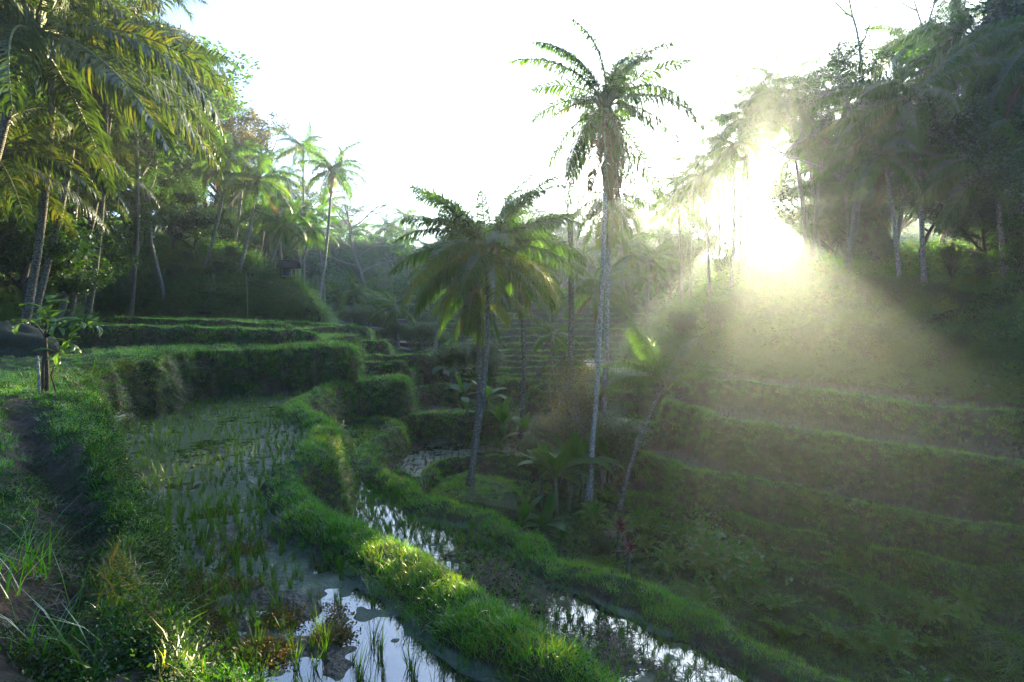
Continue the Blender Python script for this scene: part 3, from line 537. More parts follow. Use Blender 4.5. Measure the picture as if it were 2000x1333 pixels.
# orange water weed mats and straw litter
OP = []
for (cx, cy_, rx, ry, n) in [(430, 1150, 85, 18, 300), (330, 1185, 70, 28, 300), (600, 1205, 85, 22, 330), (560, 1215, 45, 14, 140), (640, 1240, 40, 12, 160), (515, 1275, 85, 22, 300), (400, 1215, 45, 30, 200), (480, 1075, 45, 10, 90), (350, 1130, 60, 12, 140)]:
    for _ in range(n // 2):
        q = atZ(cx + random.gauss(0, .5) * rx, cy_ + random.gauss(0, .5) * ry, -3.91); OP.append(q)
OP = np.array(OP); OP = OP[(np.abs(noise(OP[:, 0], OP[:, 1], 2.2, 9)) < 0.55)]
scatter('water_weed_mats', G_ORANGE, OP, simple_rot(len(OP), .2), rng.uniform(0.5, 1.25, len(OP)), 'orange and green weed mats floating on the near pond', 'water weed')
def straw_proto(i):
    r = np.random.default_rng(i + 5); b = MB()
    for _ in range(16):
        p = r.normal(size=3) * [.12, .12, .02]; a = r.uniform(0, 3.14); L = r.uniform(.06, .2); d = np.array([math.cos(a), math.sin(a), r.normal() * .12]) * L
        s_ = np.array([-d[1], d[0], 0]) / L * .006; b.add([p - d - s_, p - d + s_, p + d + s_, p + d - s_], [[0, 1, 2, 3]])
    return proto('straw_bits', b.me('straw_bits', [M_STRAW]))
STR = [straw_proto(i) for i in range(4)]; LP = []
for (cx, cy_, rx, ry, n) in [(960, 1125, 70, 26, 20), (985, 1155, 110, 22, 18), (900, 1090, 80, 20, 12), (1060, 1180, 90, 20, 12), (1200, 1240, 80, 24, 14), (1170, 1275, 80, 24, 10), (1270, 1305, 80, 22, 12), (1000, 1060, 90, 16, 8)]:
    for _ in range(n): LP.append(atZ(cx + random.gauss(0, .5) * rx, cy_ + random.gauss(0, .7) * ry, -5.495))
LP = np.array(LP); LP[:, 2] += np.abs(rng.normal(size=len(LP))) * .02
scatter('straw_litter', STR, LP, simple_rot(len(LP), .15), rng.uniform(0.7, 1.5, len(LP)), 'brown straw litter floating on the second terrace', 'straw')
# ------------------------------------------------------------------ plants: palms
M_FROND = leafmat('palm_leaflets', (0.012, 0.044, 0.008), (0.050, 0.130, 0.014), trans=0.5, gloss=0.3, rough=0.4, scale=0.8, tcol=2.0)
M_FROND_Y = leafmat('yellow_palm_leaflets', (0.04, 0.085, 0.010), (0.13, 0.16, 0.02), trans=0.55, gloss=0.5, rough=0.35, tcol=2.0)
M_DEAD = leafmat('dead_palm_leaflets', (0.05, 0.034, 0.015), (0.14, 0.095, 0.045), trans=0.25, gloss=0.1)
M_RACHIS = plain('palm_rib', (0.13, 0.15, 0.045), 0.6, 0.3, 3)
M_TRUNK = barkmat('palm_trunk_bark', (0.10, 0.09, 0.07), (0.24, 0.22, 0.185), ring=5.0, lichen=(0.34, 0.35, 0.30))
M_TRUNKD = barkmat('dark_palm_trunk', (0.035, 0.030, 0.022), (0.10, 0.085, 0.06), ring=5.0, lichen=(0.17, 0.17, 0.13))
M_BARK = barkmat('pale_bark', (0.09, 0.085, 0.07), (0.24, 0.23, 0.20), lichen=(0.30, 0.31, 0.27))
M_BARKD = barkmat('dark_bark', (0.022, 0.016, 0.012), (0.07, 0.055, 0.04))
M_NUT = plain('coconut_husk', (0.10, 0.11, 0.03), 0.5, 0.4, 6)
def frond_mesh(nm, L, e0, bend, mats, n=128, ll=0.90, lw=0.037, hang=0.35, seed=0, torn=0.03, curl=1.25, fold=0.0):
    r = np.random.default_rng(seed); K = 15; s = np.linspace(0, 1, K); ang = e0 - bend * s ** curl; side = fold * s ** 2
    dx = np.cos(ang) * L / (K - 1); dz = np.sin(ang) * L / (K - 1); X = np.concatenate([[0], np.cumsum(dx[:-1])]); Z = np.concatenate([[0], np.cumsum(dz[:-1])]); Yy = side * L * 0.4
    P = np.stack([X, Yy, Z], -1); b = MB(); b.tube(P, 0.034 * (1 - s) ** 0.8 + 0.006, 5, False); nr = sum(len(f) for f in b.f4)
    t = np.linspace(0.14, 0.995, n); V = []; q = []; tr = []; c = b.n
    for sg in (-1, 1):
        for ti in t:
            if r.uniform() < torn * (1.6 if noise([ti * 9 + seed], [sg * 3.0], 1.0, 7)[0] > .2 else .4): continue
            ti = min(0.999, ti + r.normal() * 0.004); k = ti * (K - 1); k0 = int(k); a = k - k0
            p = P[k0] * (1 - a) + P[k0 + 1] * a; T_ = P[k0 + 1] - P[k0]; T_ /= np.linalg.norm(T_); Nn = np.array([-T_[2], 0, T_[0]])
            l = ll * (0.42 + 0.58 * math.sin(math.pi * min(1, ti * 0.85 + 0.12)) ** 0.8) * (1 - 0.45 * ti ** 4) * r.uniform(0.86, 1.1)
            fw = 0.35 + 0.75 * ti; h = hang * r.uniform(0.5, 1.7)
            d = T_ * fw + np.array([0, sg, 0]) * 1.0 + Nn * (0.25 - h * 0.3 + r.normal() * 0.28); d /= np.linalg.norm(d)
            d2 = d + np.array([0, 0, -1]) * h * 1.3; d2 /= np.linalg.norm(d2); d3 = d2 + np.array([0, 0, -1]) * h * 1.6; d3 /= np.linalg.norm(d3)
            wv = T_ - d * (T_ @ d); wv /= np.linalg.norm(wv) + 1e-9; w_ = lw * r.uniform(0.8, 1.2)
            p1 = p + d * l * .38; p2 = p1 + d2 * l * .34; p3 = p2 + d3 * l * .30
            b.v.append(np.array([p - wv * w_ * .35, p + wv * w_ * .35, p1 - wv * w_ * .5, p1 + wv * w_ * .5, p2 - wv * w_ * .38, p2 + wv * w_ * .38, p3])); m = b.n
            b.f4.append(np.array([[m, m + 1, m + 3, m + 2], [m + 2, m + 3, m + 5, m + 4]])); b.f3.append(np.array([[m + 4, m + 5, m + 6]])); b.n += 7
    n4 = sum(len(f) for f in b.f4); n3 = sum(len(f) for f in b.f3); mi = np.ones(n4 + n3, np.int32); mi[:nr] = 0
    return mesh(nm, np.vstack(b.v), [np.vstack(b.f4), np.vstack(b.f3)], True, [M_RACHIS] + mats, mi)
FR = {}
ELEVS = [82, 66, 48, 30, 12, -8, -30, -55]
BEND = [46, 58, 70, 78, 76, 66, 48, 28]
for k, (e, bd) in enumerate(zip(ELEVS, BEND)):
    for v in range(2):
        FR[('g', k, v)] = frond_mesh('frond', 4.0, R(e), R(bd * (1 + 0.15 * (v - .5))), [M_FROND], seed=k * 5 + v, hang=0.45 + 0.09 * k, fold=(v - .5) * .3)
        if k >= 3: FR[('y', k, v)] = frond_mesh('frond', 3.8, R(e), R(bd * 1.1), [M_FROND_Y], seed=k * 9 + v, hang=0.5, torn=.2)
        if k >= 5: FR[('d', k, v)] = frond_mesh('frond', 3.4, R(e - 12), R(bd), [M_DEAD], seed=k * 7 + v, hang=0.9, torn=.35, ll=.6)
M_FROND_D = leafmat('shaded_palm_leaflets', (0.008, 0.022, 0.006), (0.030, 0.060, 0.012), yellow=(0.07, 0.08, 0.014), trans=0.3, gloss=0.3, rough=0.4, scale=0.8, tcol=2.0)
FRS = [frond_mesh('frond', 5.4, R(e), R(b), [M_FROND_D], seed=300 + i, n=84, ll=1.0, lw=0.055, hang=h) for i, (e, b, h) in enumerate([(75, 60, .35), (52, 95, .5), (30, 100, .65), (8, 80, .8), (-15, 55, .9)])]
def curve_pts(a, b, sag, n=12, wob=0.0, seed=0):
    a = np.array(a, float); b = np.array(b, float); t = np.linspace(0, 1, n)[:, None]; P = a + (b - a) * t
    L = np.linalg.norm(b - a); hz_ = b - a; hz_[2] = 0; hn = np.linalg.norm(hz_); hd = hz_ / hn if hn > 1e-3 else np.array([1.0, 0, 0])
    P = P - hd * (np.sin(math.pi * t) * sag * L * 0.5)
    if wob:
        r = np.random.default_rng(seed); P[1:-1] += np.cumsum(r.normal(size=(n, 3)) * wob, 0)[1:-1] * [1, 1, 0]
    return P
nut_b = MB()
_r = np.random.default_rng(3)
for _ in range(9):
    a = _r.uniform(0, 6.28); c = np.array([math.cos(a) * .24, math.sin(a) * .24, -0.25 - _r.uniform(0, .3)]); th = np.linspace(0.05, math.pi - .05, 6)
    nut_b.tube(np.stack([np.zeros(6) + c[0], np.zeros(6) + c[1], c[2] + .13 * np.cos(th)], -1), .10 * np.sin(th), 7)
NUTS = nut_b.me('coconuts', [M_NUT])
cap_b = MB()
for _ in range(26):
    a = _r.uniform(0, 6.28); e = _r.uniform(.2, 1.3); d = np.array([math.cos(a) * math.cos(e), math.sin(a) * math.cos(e), math.sin(e)])
    cap_b.tube([np.array([0, 0, -.35]) + d * .05, d * .35 + [0, 0, -.1], d * .6], [.11, .07, .03], 5)
CAP = cap_b.me('crown_base', [M_RACHIS])
def palm(name, label, cat, base, top, fl=4.0, nf=20, r0=0.125, r1=0.085, sag=0.06, elev=None, tm=None, seed=0, group=None, special=None, yellow=0.08, dead=0.1, skirt=0, nuts=True, detail=True, fronds=None, up=1.0):
    """base (x,y) on the terrain, top = crown centre in world space"""
    r = random.Random(seed * 31 + 5); bz = hz1(base[0], base[1]) - 0.12; b3 = np.array([base[0], base[1], bz]); tp = np.array(top, float)
    root = thing(name, label, cat, b3, 0, group); rel = tp - b3
    P = curve_pts([0, 0, 0], rel, sag, 12, 0.012, seed); P[-1] = rel; t = np.linspace(0, 1, 12); b = MB(); b.tube(P, r0 * (1.0 - t) + r1 * t + 0.09 * np.exp(-t * 22) , 10 if detail else 7)
    ob('trunk', b.me('trunk', [tm or M_TRUNK]), root); sc_ = fl / 4.0
    if detail: ob('crown_base', CAP, root, rel, None, sc_)
    if nuts and detail: ob('coconuts', NUTS, root, rel, (0, 0, r.uniform(0, 6)), sc_)
    ga = 2.39996; start = r.uniform(0, 6.28); Ls = fronds
    if Ls is None:
        Ls = []
        for k in range(nf):
            u = (k + 0.5) / nf; e = 76 - 112 * u ** 0.85 + r.uniform(-7, 7); Ls.append((math.degrees(start + k * ga), e, r.uniform(0.85, 1.08), 'g'))
        for k in range(skirt): Ls.append((math.degrees(start + k * ga * 1.1), -50 - r.uniform(0, 15), r.uniform(.7, 1.0), 'd' if r.random() < .5 else 'g'))
    for (az, e, ls, kd) in Ls:
        k = int(np.argmin([abs(e - x) for x in ELEVS])); tilt = R(e - ELEVS[k]); v = r.randint(0, 1)
        if kd == 'g' and k >= 4 and r.random() < yellow: kd = 'y'
        if kd == 'g' and k >= 6 and r.random() < dead: kd = 'd'
        key = (kd, k, v); me_ = FR.get(key) or FR[('g', k, v)]
        if special: me_ = special[min(len(special) - 1, max(0, int((80 - e) / 24)))]; tilt = 0
        o = ob('frond', me_, root, rel, ((r.uniform(-1, 1) * (.95 if e > 35 else .5 if e > 0 else .25)), -tilt, R(az + (r.uniform(-16, 16) if fronds else 0))), sc_ * ls)
        if kd == 'y': o['label'] = 'yellowing frond'
        if kd == 'd': o['label'] = 'dead brown frond'
    return root
def P_(label, bx, Y, cx, cy_, dY=0, name='coconut_palm', cat='palm tree', **k):
    """palm whose foot stands at column bx and distance Y and whose crown is at (cx, cy_), distance Y+dY"""
    d = ray(bx, 700); x = d[0] / d[1] * Y; return palm(name, label, cat, (x, Y), atY(cx, cy_, Y + dY), **k)
# the six palms in the valley
P_('coconut palm with a full drooping crown in the centre, left of the tall one', 915, 19.6, 955, 492, 0.6, fl=3.55, nf=26, sag=-0.08, tm=M_TRUNKD, seed=2, r0=.10, r1=.075, yellow=.35,
   fronds=[(140, 66, 1.05, 'g'), (45, 70, 1.05, 'g'), (145, 50, 1.05, 'g'), (35, 52, 1.05, 'g'), (220, 64, 1.0, 'g'), (320, 66, 1.0, 'g'), (90, 72, 1.0, 'g'), (176, 76, .95, 'g'), (8, 80, .9, 'g'), (168, 62, 1.0, 'g'), (188, 50, .95, 'g'), (172, 36, 1.0, 'g'), (12, 66, 1.0, 'g'), (352, 56, 1.0, 'g'), (6, 44, 1.05, 'g'), (356, 30, 1.1, 'g'), (12, 16, 1.05, 'g'), (180, 14, 1.1, 'g'), (200, 2, 1.1, 'g'), (188, -10, 1.05, 'g'), (215, -16, 1.0, 'g'), (345, -8, 1.0, 'g'), (322, -26, .95, 'g'), (238, 20, .85, 'g'), (300, 28, .85, 'g'), (120, 40, .9, 'g'), (60, 40, .9, 'g'), (250, -8, .9, 'g'), (285, -24, .8, 'y'), (110, 12, .9, 'g'), (70, 5, .9, 'g'), (135, -5, 1.0, 'g'), (30, -12, 1.0, 'g'), (355, -35, .8, 'y'), (172, -32, .85, 'y')])
P_('tallest coconut palm, pale trunk and ragged crown against the white sky', 1150, 20.8, 1182, 200, 0.6, fl=3.8, sag=-0.03, seed=3, r0=.10, r1=.075,
   fronds=[(140, 70, .9, 'g'), (40, 68, .9, 'g'), (150, 50, .9, 'g'), (30, 46, .9, 'g'), (178, 76, 1.0, 'g'), (80, 80, .95, 'y'), (4, 78, 1.05, 'g'), (172, 60, .95, 'g'), (8, 64, 1.0, 'g'), (186, 44, 1.05, 'g'), (350, 50, .9, 'g'), (2, 36, 1.1, 'g'), (176, 22, .8, 'g'), (190, 4, .85, 'y'), (354, 12, 1.1, 'g'), (8, 0, .9, 'g'), (340, -14, .8, 'g'), (165, -24, .85, 'g'), (205, -42, .9, 'g'), (170, -55, 1.1, 'g'), (190, -60, 1.1, 'g'), (10, -52, 1.1, 'g'), (350, -57, 1.15, 'g'), (320, -62, 1.1, 'g'), (240, -66, 1.1, 'd'), (280, -68, 1.1, 'd'), (90, -66, 1.1, 'd'), (40, -66, 1.1, 'd'), (260, -68, 1.0, 'd'), (300, -70, 1.0, 'd'), (270, 40, .7, 'g'), (100, 40, .8, 'g'), (60, -30, .9, 'g'), (130, -20, .9, 'g')])
P_('short-fronded palm rising just behind the tallest palm', 1176, 23.0, 1188, 380, 0.3, fl=2.5, nf=10, sag=-0.02, seed=4, r0=.13, fronds=[(a, e, l, 'g') for a, e, l in [(180, 10, .9), (150, -10, .9), (0, 5, .9), (30, -12, .9), (200, -35, .9), (340, -35, .9), (250, -20, .8), (290, -40, .9), (90, -40, .9), (160, -55, 1), (20, -58, 1), (270, -60, 1), (225, -62, 1), (315, -62, 1)]], nuts=False)
P_('coconut palm with a dark mossy trunk standing right behind the central palm', 1196 - 4, 26, 1008, 498, 0, fl=4.2, nf=20, seed=5, tm=M_TRUNKD) if False else P_('coconut palm with a dark mossy trunk standing right behind the central palm', 1192 - 176, 27, 1010, 505, 0, fl=4.0, nf=20, seed=5, tm=M_TRUNKD, yellow=.3)
P_('low palm with hanging fronds behind the central palm, left side', 927, 26.5, 925, 562, 0, fl=3.2, nf=16, seed=6, tm=M_TRUNKD, r0=.15, r1=.12, skirt=7)
P_('young leaning palm with upright sunlit fronds on the right terraces', 1212, 20.6, 1300, 745, 0.6, name='young_palm', fl=2.6, sag=0.10, seed=7, tm=M_TRUNKD, r0=.10, r1=.07, nuts=False,
   fronds=[(150, 82, 1.05, 'g'), (90, 86, .95, 'g'), (10, 70, .95, 'g'), (0, 50, .9, 'g'), (355, 32, .9, 'g'), (175, 40, 1.05, 'g'), (185, 22, 1.1, 'g'), (30, 36, .7, 'g'), (200, 55, .7, 'g'), (300, 20, .6, 'g')])
# a bare palm trunk without its crown
b = MB(); bx, by = ray(1113, 700)[0] / ray(1113, 700)[1] * 27, 27.0; bz = hz1(bx, by) - .1; tp = atY(1113, 437, 27)
b.tube(curve_pts([0, 0, 0], tp - np.array([bx, by, bz]), 0.01, 14, .01, 4), np.linspace(.17, .12, 14), 9); o = ob('dead_palm_trunk', b.me('dead_palm_trunk', [M_TRUNKD]), None, (bx, by, bz))
tag(o, 'bare dark palm trunk standing without any crown between the two big palms', 'palm trunk')
# palms on the left hill
LP_ = [
 ('tall leaning coconut palm on the left slope with a long pale trunk', 250, 44, 330, 135, 0, 4.2, 20, -.05),
 ('palm with a dark drooping crown in the middle of the left slope', 405, 46, 447, 305, 0, 3.4, 17, -.05),
 ('full blue-green palm next to the forked-looking pair on the left slope', 472, 46, 503, 352, 0, 3.9, 22, -.04),
 ('slender palm standing alone at the end of the left slope beside the hut', 620, 47.5, 650, 333, 0, 3.6, 18, -.03),
 ('high thin palm with a small crown behind the hut', 597, 60, 592, 290, 0, 3.5, 15, 0.0),
 ('small palm leaning out below the slender palm', 566, 50, 610, 452, 0, 3.0, 15, -.04),
 ('small palm above the thatched roof', 583, 52, 585, 415, 0, 2.9, 14, -.03),
 ('short palm leaning over the bamboo fence', 520, 48, 555, 440, 0, 3.0, 14, -.05),
 ('thin-stemmed palm between the middle palm and the full blue-green one', 455, 54, 478, 300, 0, 3.3, 16, -.04),
 ('bluish palm behind the roof, its crown level with the slender palm', 560, 60, 545, 345, 0, 3.4, 16, -.03),
 ('low bluish palm crowded under the full palm', 500, 52, 520, 415, 0, 3.0, 15, -.03),
 ('tall slim palm rising left of the dark drooping one', 352, 56, 385, 215, 0, 3.6, 17, -.03),
 ('palm with sunlit yellow fronds behind the slender palm', 640, 62, 615, 420, 0, 3.4, 14, .02)]
for k, (lb, bx, Y, cx, cy_, dY, fl, nf, sg) in enumerate(LP_):
    P_(lb, bx, Y, cx, cy_, dY, fl=fl, nf=nf, sag=sg, seed=20 + k, detail=(k < 4), yellow=.25 if k in (0, 5, 8) else .1, dead=.2, r0=.13, r1=.085)
# large dark sugar palms hanging in from the upper left
for k, (lb, bx, Y, cx, cy_, fl, nf, tr) in enumerate([
 ('huge dark palm whose sunlit fronds hang in from the top left corner', -150, 18, 60, 60, 5.0, 24, None),
 ('dark palm with long arching fronds just right of the top left corner', 60, 26, 165, 105, 4.8, 24, None),
 ('feathery palm with yellow-tipped fronds behind the dark top left palms', 130, 31, 235, 70, 4.8, 20, None),
 ('low dark palm with a wide flat crown over the left slope', 118, 31, 150, 330, 4.2, 20, None),
 ('dark palm hanging from the left edge below the huge one', -40, 20, -20, 300, 4.4, 18, None),
 ('dark palm filling the top edge between the two large ones', 40, 22, 110, -60, 5.0, 20, None),
 ('shaded palm hanging below the yellow-tipped one', 170, 30, 205, 190, 4.2, 18, None),
 ('palm reaching over the left slope with a sunlit edge', 240, 38, 262, 175, 4.0, 20, None),
 ('thin dark palm with a leaning trunk at the left edge', 8, 30, 45, 340, 3.6, 14, None)]):
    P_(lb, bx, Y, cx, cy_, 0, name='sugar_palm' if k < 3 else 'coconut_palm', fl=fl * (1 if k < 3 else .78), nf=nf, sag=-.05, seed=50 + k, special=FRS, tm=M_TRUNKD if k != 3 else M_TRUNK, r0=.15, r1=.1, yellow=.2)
# palms on the right hill
RP = [(1450, 41, 1458, 225, 3.7), (1590, 43, 1535, 232, 3.7), (1640, 44, 1612, 330, 3.2), (1600, 42, 1575, 280, 3.6), (1650, 40, 1640, 245, 3.7), (1625, 44, 1610, 395, 3.2), (1680, 41, 1668, 400, 3.4), (1440, 40, 1462, 240, 3.6), (1450, 43, 1505, 175, 3.8), (1345, 45, 1345, 362, 3.2), (1400, 47, 1398, 325, 3.4), (1425, 36, 1432, 285, 3.2), (1385, 40, 1372, 345, 3.2), (1330, 46, 1322, 392, 3.2), (1575, 38, 1535, 195, 3.7), (1580, 41, 1625, 178, 3.8), (1655, 36, 1690, 235, 3.8),
      (1755, 28.5, 1728, 300, 3.6), (1800, 28.0, 1775, 195, 4.4), (1850, 33, 1865, 105, 4.0), (1940, 31, 1905, 70, 4.0), (1990, 30, 1965, 150, 4.2), (1960, 25.5, 1935, 318, 4.0),
      (1640, 45, 1640, 300, 3.6), (1700, 44, 1770, 80, 4.0), (2040, 27, 2030, 250, 4.2), (1620, 48, 1610, 300, 3.0), (2080, 25, 2090, 60, 4.5), (1990, 36, 1990, 20, 4.0)]
RL = ['palm whose fronds hang right over the sun disc', 'palm with fronds crossing the upper right of the sun', 'small palm touching the right rim of the sun', 'dim palm just above right of the sun', 'dim palm filling the grove right of the sun', 'short palm at the right rim of the sun glare', 'second short palm right of the sun glare', 'palm with its crown directly above the sun', 'high palm above the sun, left of the tall one', 'low palm on the skyline between the tallest trunk and the sun', 'palm silhouette close to the left rim of the sun glare', 'small palm low on the skyline left of the sun', 'palm half hidden by the sun glare, left of it', 'farthest small palm down the right skyline', 'tall palm above the sun with fronds against the sky',
      'palm standing close behind the tall one above the sun', 'dense palm right of the two above the sun', 'palm with a pale curved trunk right of the sun', 'large palm with arching fronds and a pale straight trunk on the right hill',
      'high palm near the top right corner', 'palm touching the top edge on the right', 'palm high at the right edge', 'palm with broad drooping fronds low at the right edge', 'dim palm behind the sun rays', 'tall thin palm behind the large right palm',
      'palm cut by the right edge of the view', 'dim palm directly behind the sun glare', 'palm beyond the top right corner', 'palm behind the high ones at the right edge']
for k, (bx, Y, cx, cy_, fl) in enumerate(RP):
    P_(RL[k], bx, Y, cx, cy_, 0, fl=fl, nf=19, sag=.03, seed=80 + k, detail=False, r0=.12, r1=.085, yellow=.12)
# palms out in the valley haze
VP = [('pale palm with a curved trunk left of the central palm', 848, 38, 858, 512, 3.2, 15, -.06), ('small round-headed palm standing thin in the blue haze', 797, 52, 798, 502, 1.9, 12, 0), ('palm in front of the far slope at the left terrace end', 686, 54, 692, 572, 3.3, 16, 0),
      ('low palm spreading over the dark thicket', 722, 56, 728, 592, 3.0, 14, 0), ('low palm at the right of the dark thicket', 780, 50, 775, 600, 3.2, 14, 0), ('hazy palm between the bare trunk and the young palm', 1165, 36, 1170, 565, 3.6, 17, 0),
      ('taller hazy palm right of the tallest trunk', 1225, 44, 1215, 485, 3.4, 15, 0), ('hazy palm below the sun rays', 1260, 46, 1268, 512, 3.2, 15, 0), ('low palm among the terraces behind the bare trunk', 1075, 42, 1080, 655, 2.4, 12, 0)]
for k, (lb, bx, Y, cx, cy_, fl, nf, sg) in enumerate(VP):
    P_(lb, bx, Y, cx, cy_, 0, fl=fl, nf=nf, sag=sg, seed=120 + k, detail=False, r0=.11, r1=.075)
# ------------------------------------------------------------------ broadleaf trees
M_CROWN = leafmat('tree_leaves', (0.010, 0.036, 0.007), (0.038, 0.100, 0.014), trans=0.45, gloss=0.4, tcol=2.0, scale=0.35)
M_CROWN2 = leafmat('olive_tree_leaves', (0.028, 0.036, 0.010), (0.095, 0.085, 0.020), trans=0.45, gloss=0.3, tcol=2.0, scale=0.35)
def tree_me(kind, seed):
    r = np.random.default_rng(seed); b = MB(); tips = []
    def limb(p, d, L, rad, depth):
        n = 6; P = [p]; d = d / np.linalg.norm(d)
        for k in range(n):
            up = {'round': .10, 'albizia': .02, 'slender': .10, 'bush': .12, 'airy': .12, 'dense': .1}[kind]; d = d + r.normal(size=3) * .16 + np.array([0, 0, up]); d /= np.linalg.norm(d); P.append(P[-1] + d * L / n)
        b.tube(P, np.linspace(rad, rad * .55, n + 1), 7 if depth == 0 else 5, False); P = np.array(P)
        if depth >= maxd: tips.extend([P[-1], P[3]] if kind != 'dense' else [P[-1], P[2], P[4]]); return
        m = nch[min(depth, len(nch) - 1)]
        for q in range(m):
            t = r.uniform(.35, 1) if depth else tr0 + (1 - tr0) * (q + 1) / m; t = min(t, 1.0); k = min(n - 1, int(t * n)); pp = P[k] + (P[k + 1] - P[k]) * (t * n - k if k < n - 1 else 1)
            a = q * 2.4 + r.uniform(-.5, .5); sp = spread * (1 if depth else 1.0); nd = np.array([math.cos(a) * sp, math.sin(a) * sp, r.uniform(*rise)]) + d * .35
            limb(pp, nd, L * lf * r.uniform(.75, 1.2), rad * .55, depth + 1)
        limb(P[-1], d + r.normal(size=3) * .2, L * lf, rad * .5, depth + 1)
    if kind == 'round': maxd, nch, spread, rise, lf, tr0 = 3, [6, 4, 3], .9, (.1, .8), .56, .45; limb(np.zeros(3), np.array([0, 0, 1.]), 7.0, .22, 0); cr = (.62, .62, .42); nl, ls, fl = 110, .17, .5
    if kind == 'dense': maxd, nch, spread, rise, lf, tr0 = 2, [9, 5], .9, (-.1, .8), .5, .2; limb(np.zeros(3), np.array([0, 0, 1.]), 6.0, .2, 0); cr = (.7, .7, .5); nl, ls, fl = 120, .19, .3
    if kind == 'albizia': maxd, nch, spread, rise, lf, tr0 = 3, [7, 3, 3], 1.1, (.0, .45), .5, .4; limb(np.zeros(3), np.array([0, 0, 1.]), 10., .2, 0); cr = (.8, .8, .16); nl, ls, fl = 90, .13, 1.2
    if kind == 'slender': maxd, nch, spread, rise, lf, tr0 = 2, [8, 3], .8, (.2, .7), .26, .45; limb(np.zeros(3), np.array([0, 0, 1.]), 10., .13, 0); cr = (.6, .6, .25); nl, ls, fl = 90, .16, .9
    if kind == 'bush':
        maxd, nch, spread, rise, lf, tr0 = 2, [4, 3], .7, (.3, 1.), .55, .3; cr = (.45, .45, .35); nl, ls, fl = 80, .12, .4
        for q in range(6): a = q * 1.05; limb(np.zeros(3), np.array([math.cos(a) * .5, math.sin(a) * .5, 1.]), 2.2, .028, 0)
    if kind == 'airy':
        maxd, nch, spread, rise, lf, tr0 = 2, [6, 4], .75, (.3, 1.), .5, .3; cr = (.3, .3, .3); nl, ls, fl = 26, .075, .3
        for q in range(5): a = q * 1.25; limb(np.zeros(3), np.array([math.cos(a) * .35, math.sin(a) * .35, 1.]), 2.4, .02, 0)
    C = []
    for t in tips:
        c = r.normal(size=(nl, 3)); c /= np.linalg.norm(c, axis=1)[:, None]; c *= (r.uniform(0, 1, nl) ** .45)[:, None]; f = r.uniform(.6, 1.25); C.append(t + c * np.array(cr) * f)
    C = np.vstack(C); V, q = leaves(C, ls, r, fl, 1.9)
    return b.me('trunk', [M_BARKD if kind in ('dense', 'round') else M_BARK]), (V, q)
TR = {}
for kd, sds in (('round', (1, 2, 3)), ('dense', (4, 5, 6)), ('albizia', (7, 8)), ('slender', (9, 10)), ('bush', (11, 12, 13)), ('airy', (14,))):
    for k, sd in enumerate(sds):
        tm, (V, q) = tree_me(kd, sd); H = V[:, 2].max()
        for mn, mt in (('a', M_CROWN), ('b', M_CROWN2)): TR[(kd, k, mn)] = (tm, mesh('crown', V, q, False, [mt]), H)
def tree(name, label, bx, Y, top_py, kind, k=0, mat='a', cat='tree', group=None, rz=None, wide=1.0, seed=0, sink=0.1, H=None, lean=(0, 0)):
    d = ray(bx, 600); x = d[0] / d[1] * Y; z = hz1(x, Y) - sink; tm, cm, Hm = TR[(kind, k % len([1 for q in TR if q[0] == kind and q[2] == 'a']), mat)]
    Ht = H if H else max(1.0, atY(bx, top_py, Y)[2] - z); s = Ht / Hm; root = thing(name, label, cat, (x, Y, z), rz if rz is not None else random.uniform(0, 6.28), group)
    root.scale = (s * wide, s * wide, s); root.rotation_euler[0] = lean[0]; root.rotation_euler[1] = lean[1]; ob('trunk', tm, root); ob('crown', cm, root); return root
tree('broadleaf_tree', 'large spreading tree with brown-tinged leaves against the sky on the left', 425, 58, 105, 'round', 0, 'b', rz=0.6, wide=1.0)
tree('broadleaf_tree', 'smaller tree crown stepping down right of the large spreading tree', 470, 60, 175, 'round', 1, 'b', rz=2.0, wide=.9)
tree('broadleaf_tree', 'slender pale-stemmed tree leaning over the left bank', 322, 43, 255, 'slender', 0, 'a', wide=1.1, lean=(0, .08))
tree('broadleaf_tree', 'bushy green tree behind the slender pale-stemmed one', 385, 47, 330, 'dense', 0)
tree('broadleaf_tree', 'green tree filling the gap left of the dark drooping palm', 350, 50, 270, 'dense', 1)
tree('albizia_tree', 'flat-topped feathery tree right of the slender palm on the left', 718, 78, 318, 'albizia', 0, rz=1)
tree('albizia_tree', 'tall layered tree rising behind the central palm', 1072, 84, 308, 'albizia', 1, rz=2)
tree('albizia_tree', 'pale layered tree on the ridge right of the tallest palm', 1265, 90, 318, 'albizia', 0, rz=4)
tree('albizia_tree', 'tall airy tree spreading its branches over the top right skyline', 1652, 36, -60, 'albizia', 1, rz=0.4, wide=.85)
tree('albizia_tree', 'airy tree at the top edge right of the widest one', 1745, 39, -90, 'albizia', 0, rz=2.4, wide=.7)
tree('broadleaf_tree', 'dark leafy tree in the top right corner', 2010, 31, -60, 'dense', 1, wide=.9)
tree('leafy_shrub', 'fine-leaved brownish shrub tree left of the tall pale trunk', 1122, 21.8, 690, 'airy', 0, 'b', cat='shrub', wide=.85)
tree('leafy_shrub', 'dark shrub at the foot of the tall pale trunk', 1195, 22.5, 800, 'bush', 1, 'a', cat='shrub', wide=1.2)
tree('leafy_shrub', 'bush with round leaves on the left bank above the carrier', 158, 34, 475, 'bush', 2, 'a', cat='shrub', wide=.9)
tree('leafy_shrub', 'low green shrub in the gully below the banana plants', 1178, 17.5, 1040, 'bush', 0, 'a', cat='shrub', wide=1.0)
q = random.Random(5)
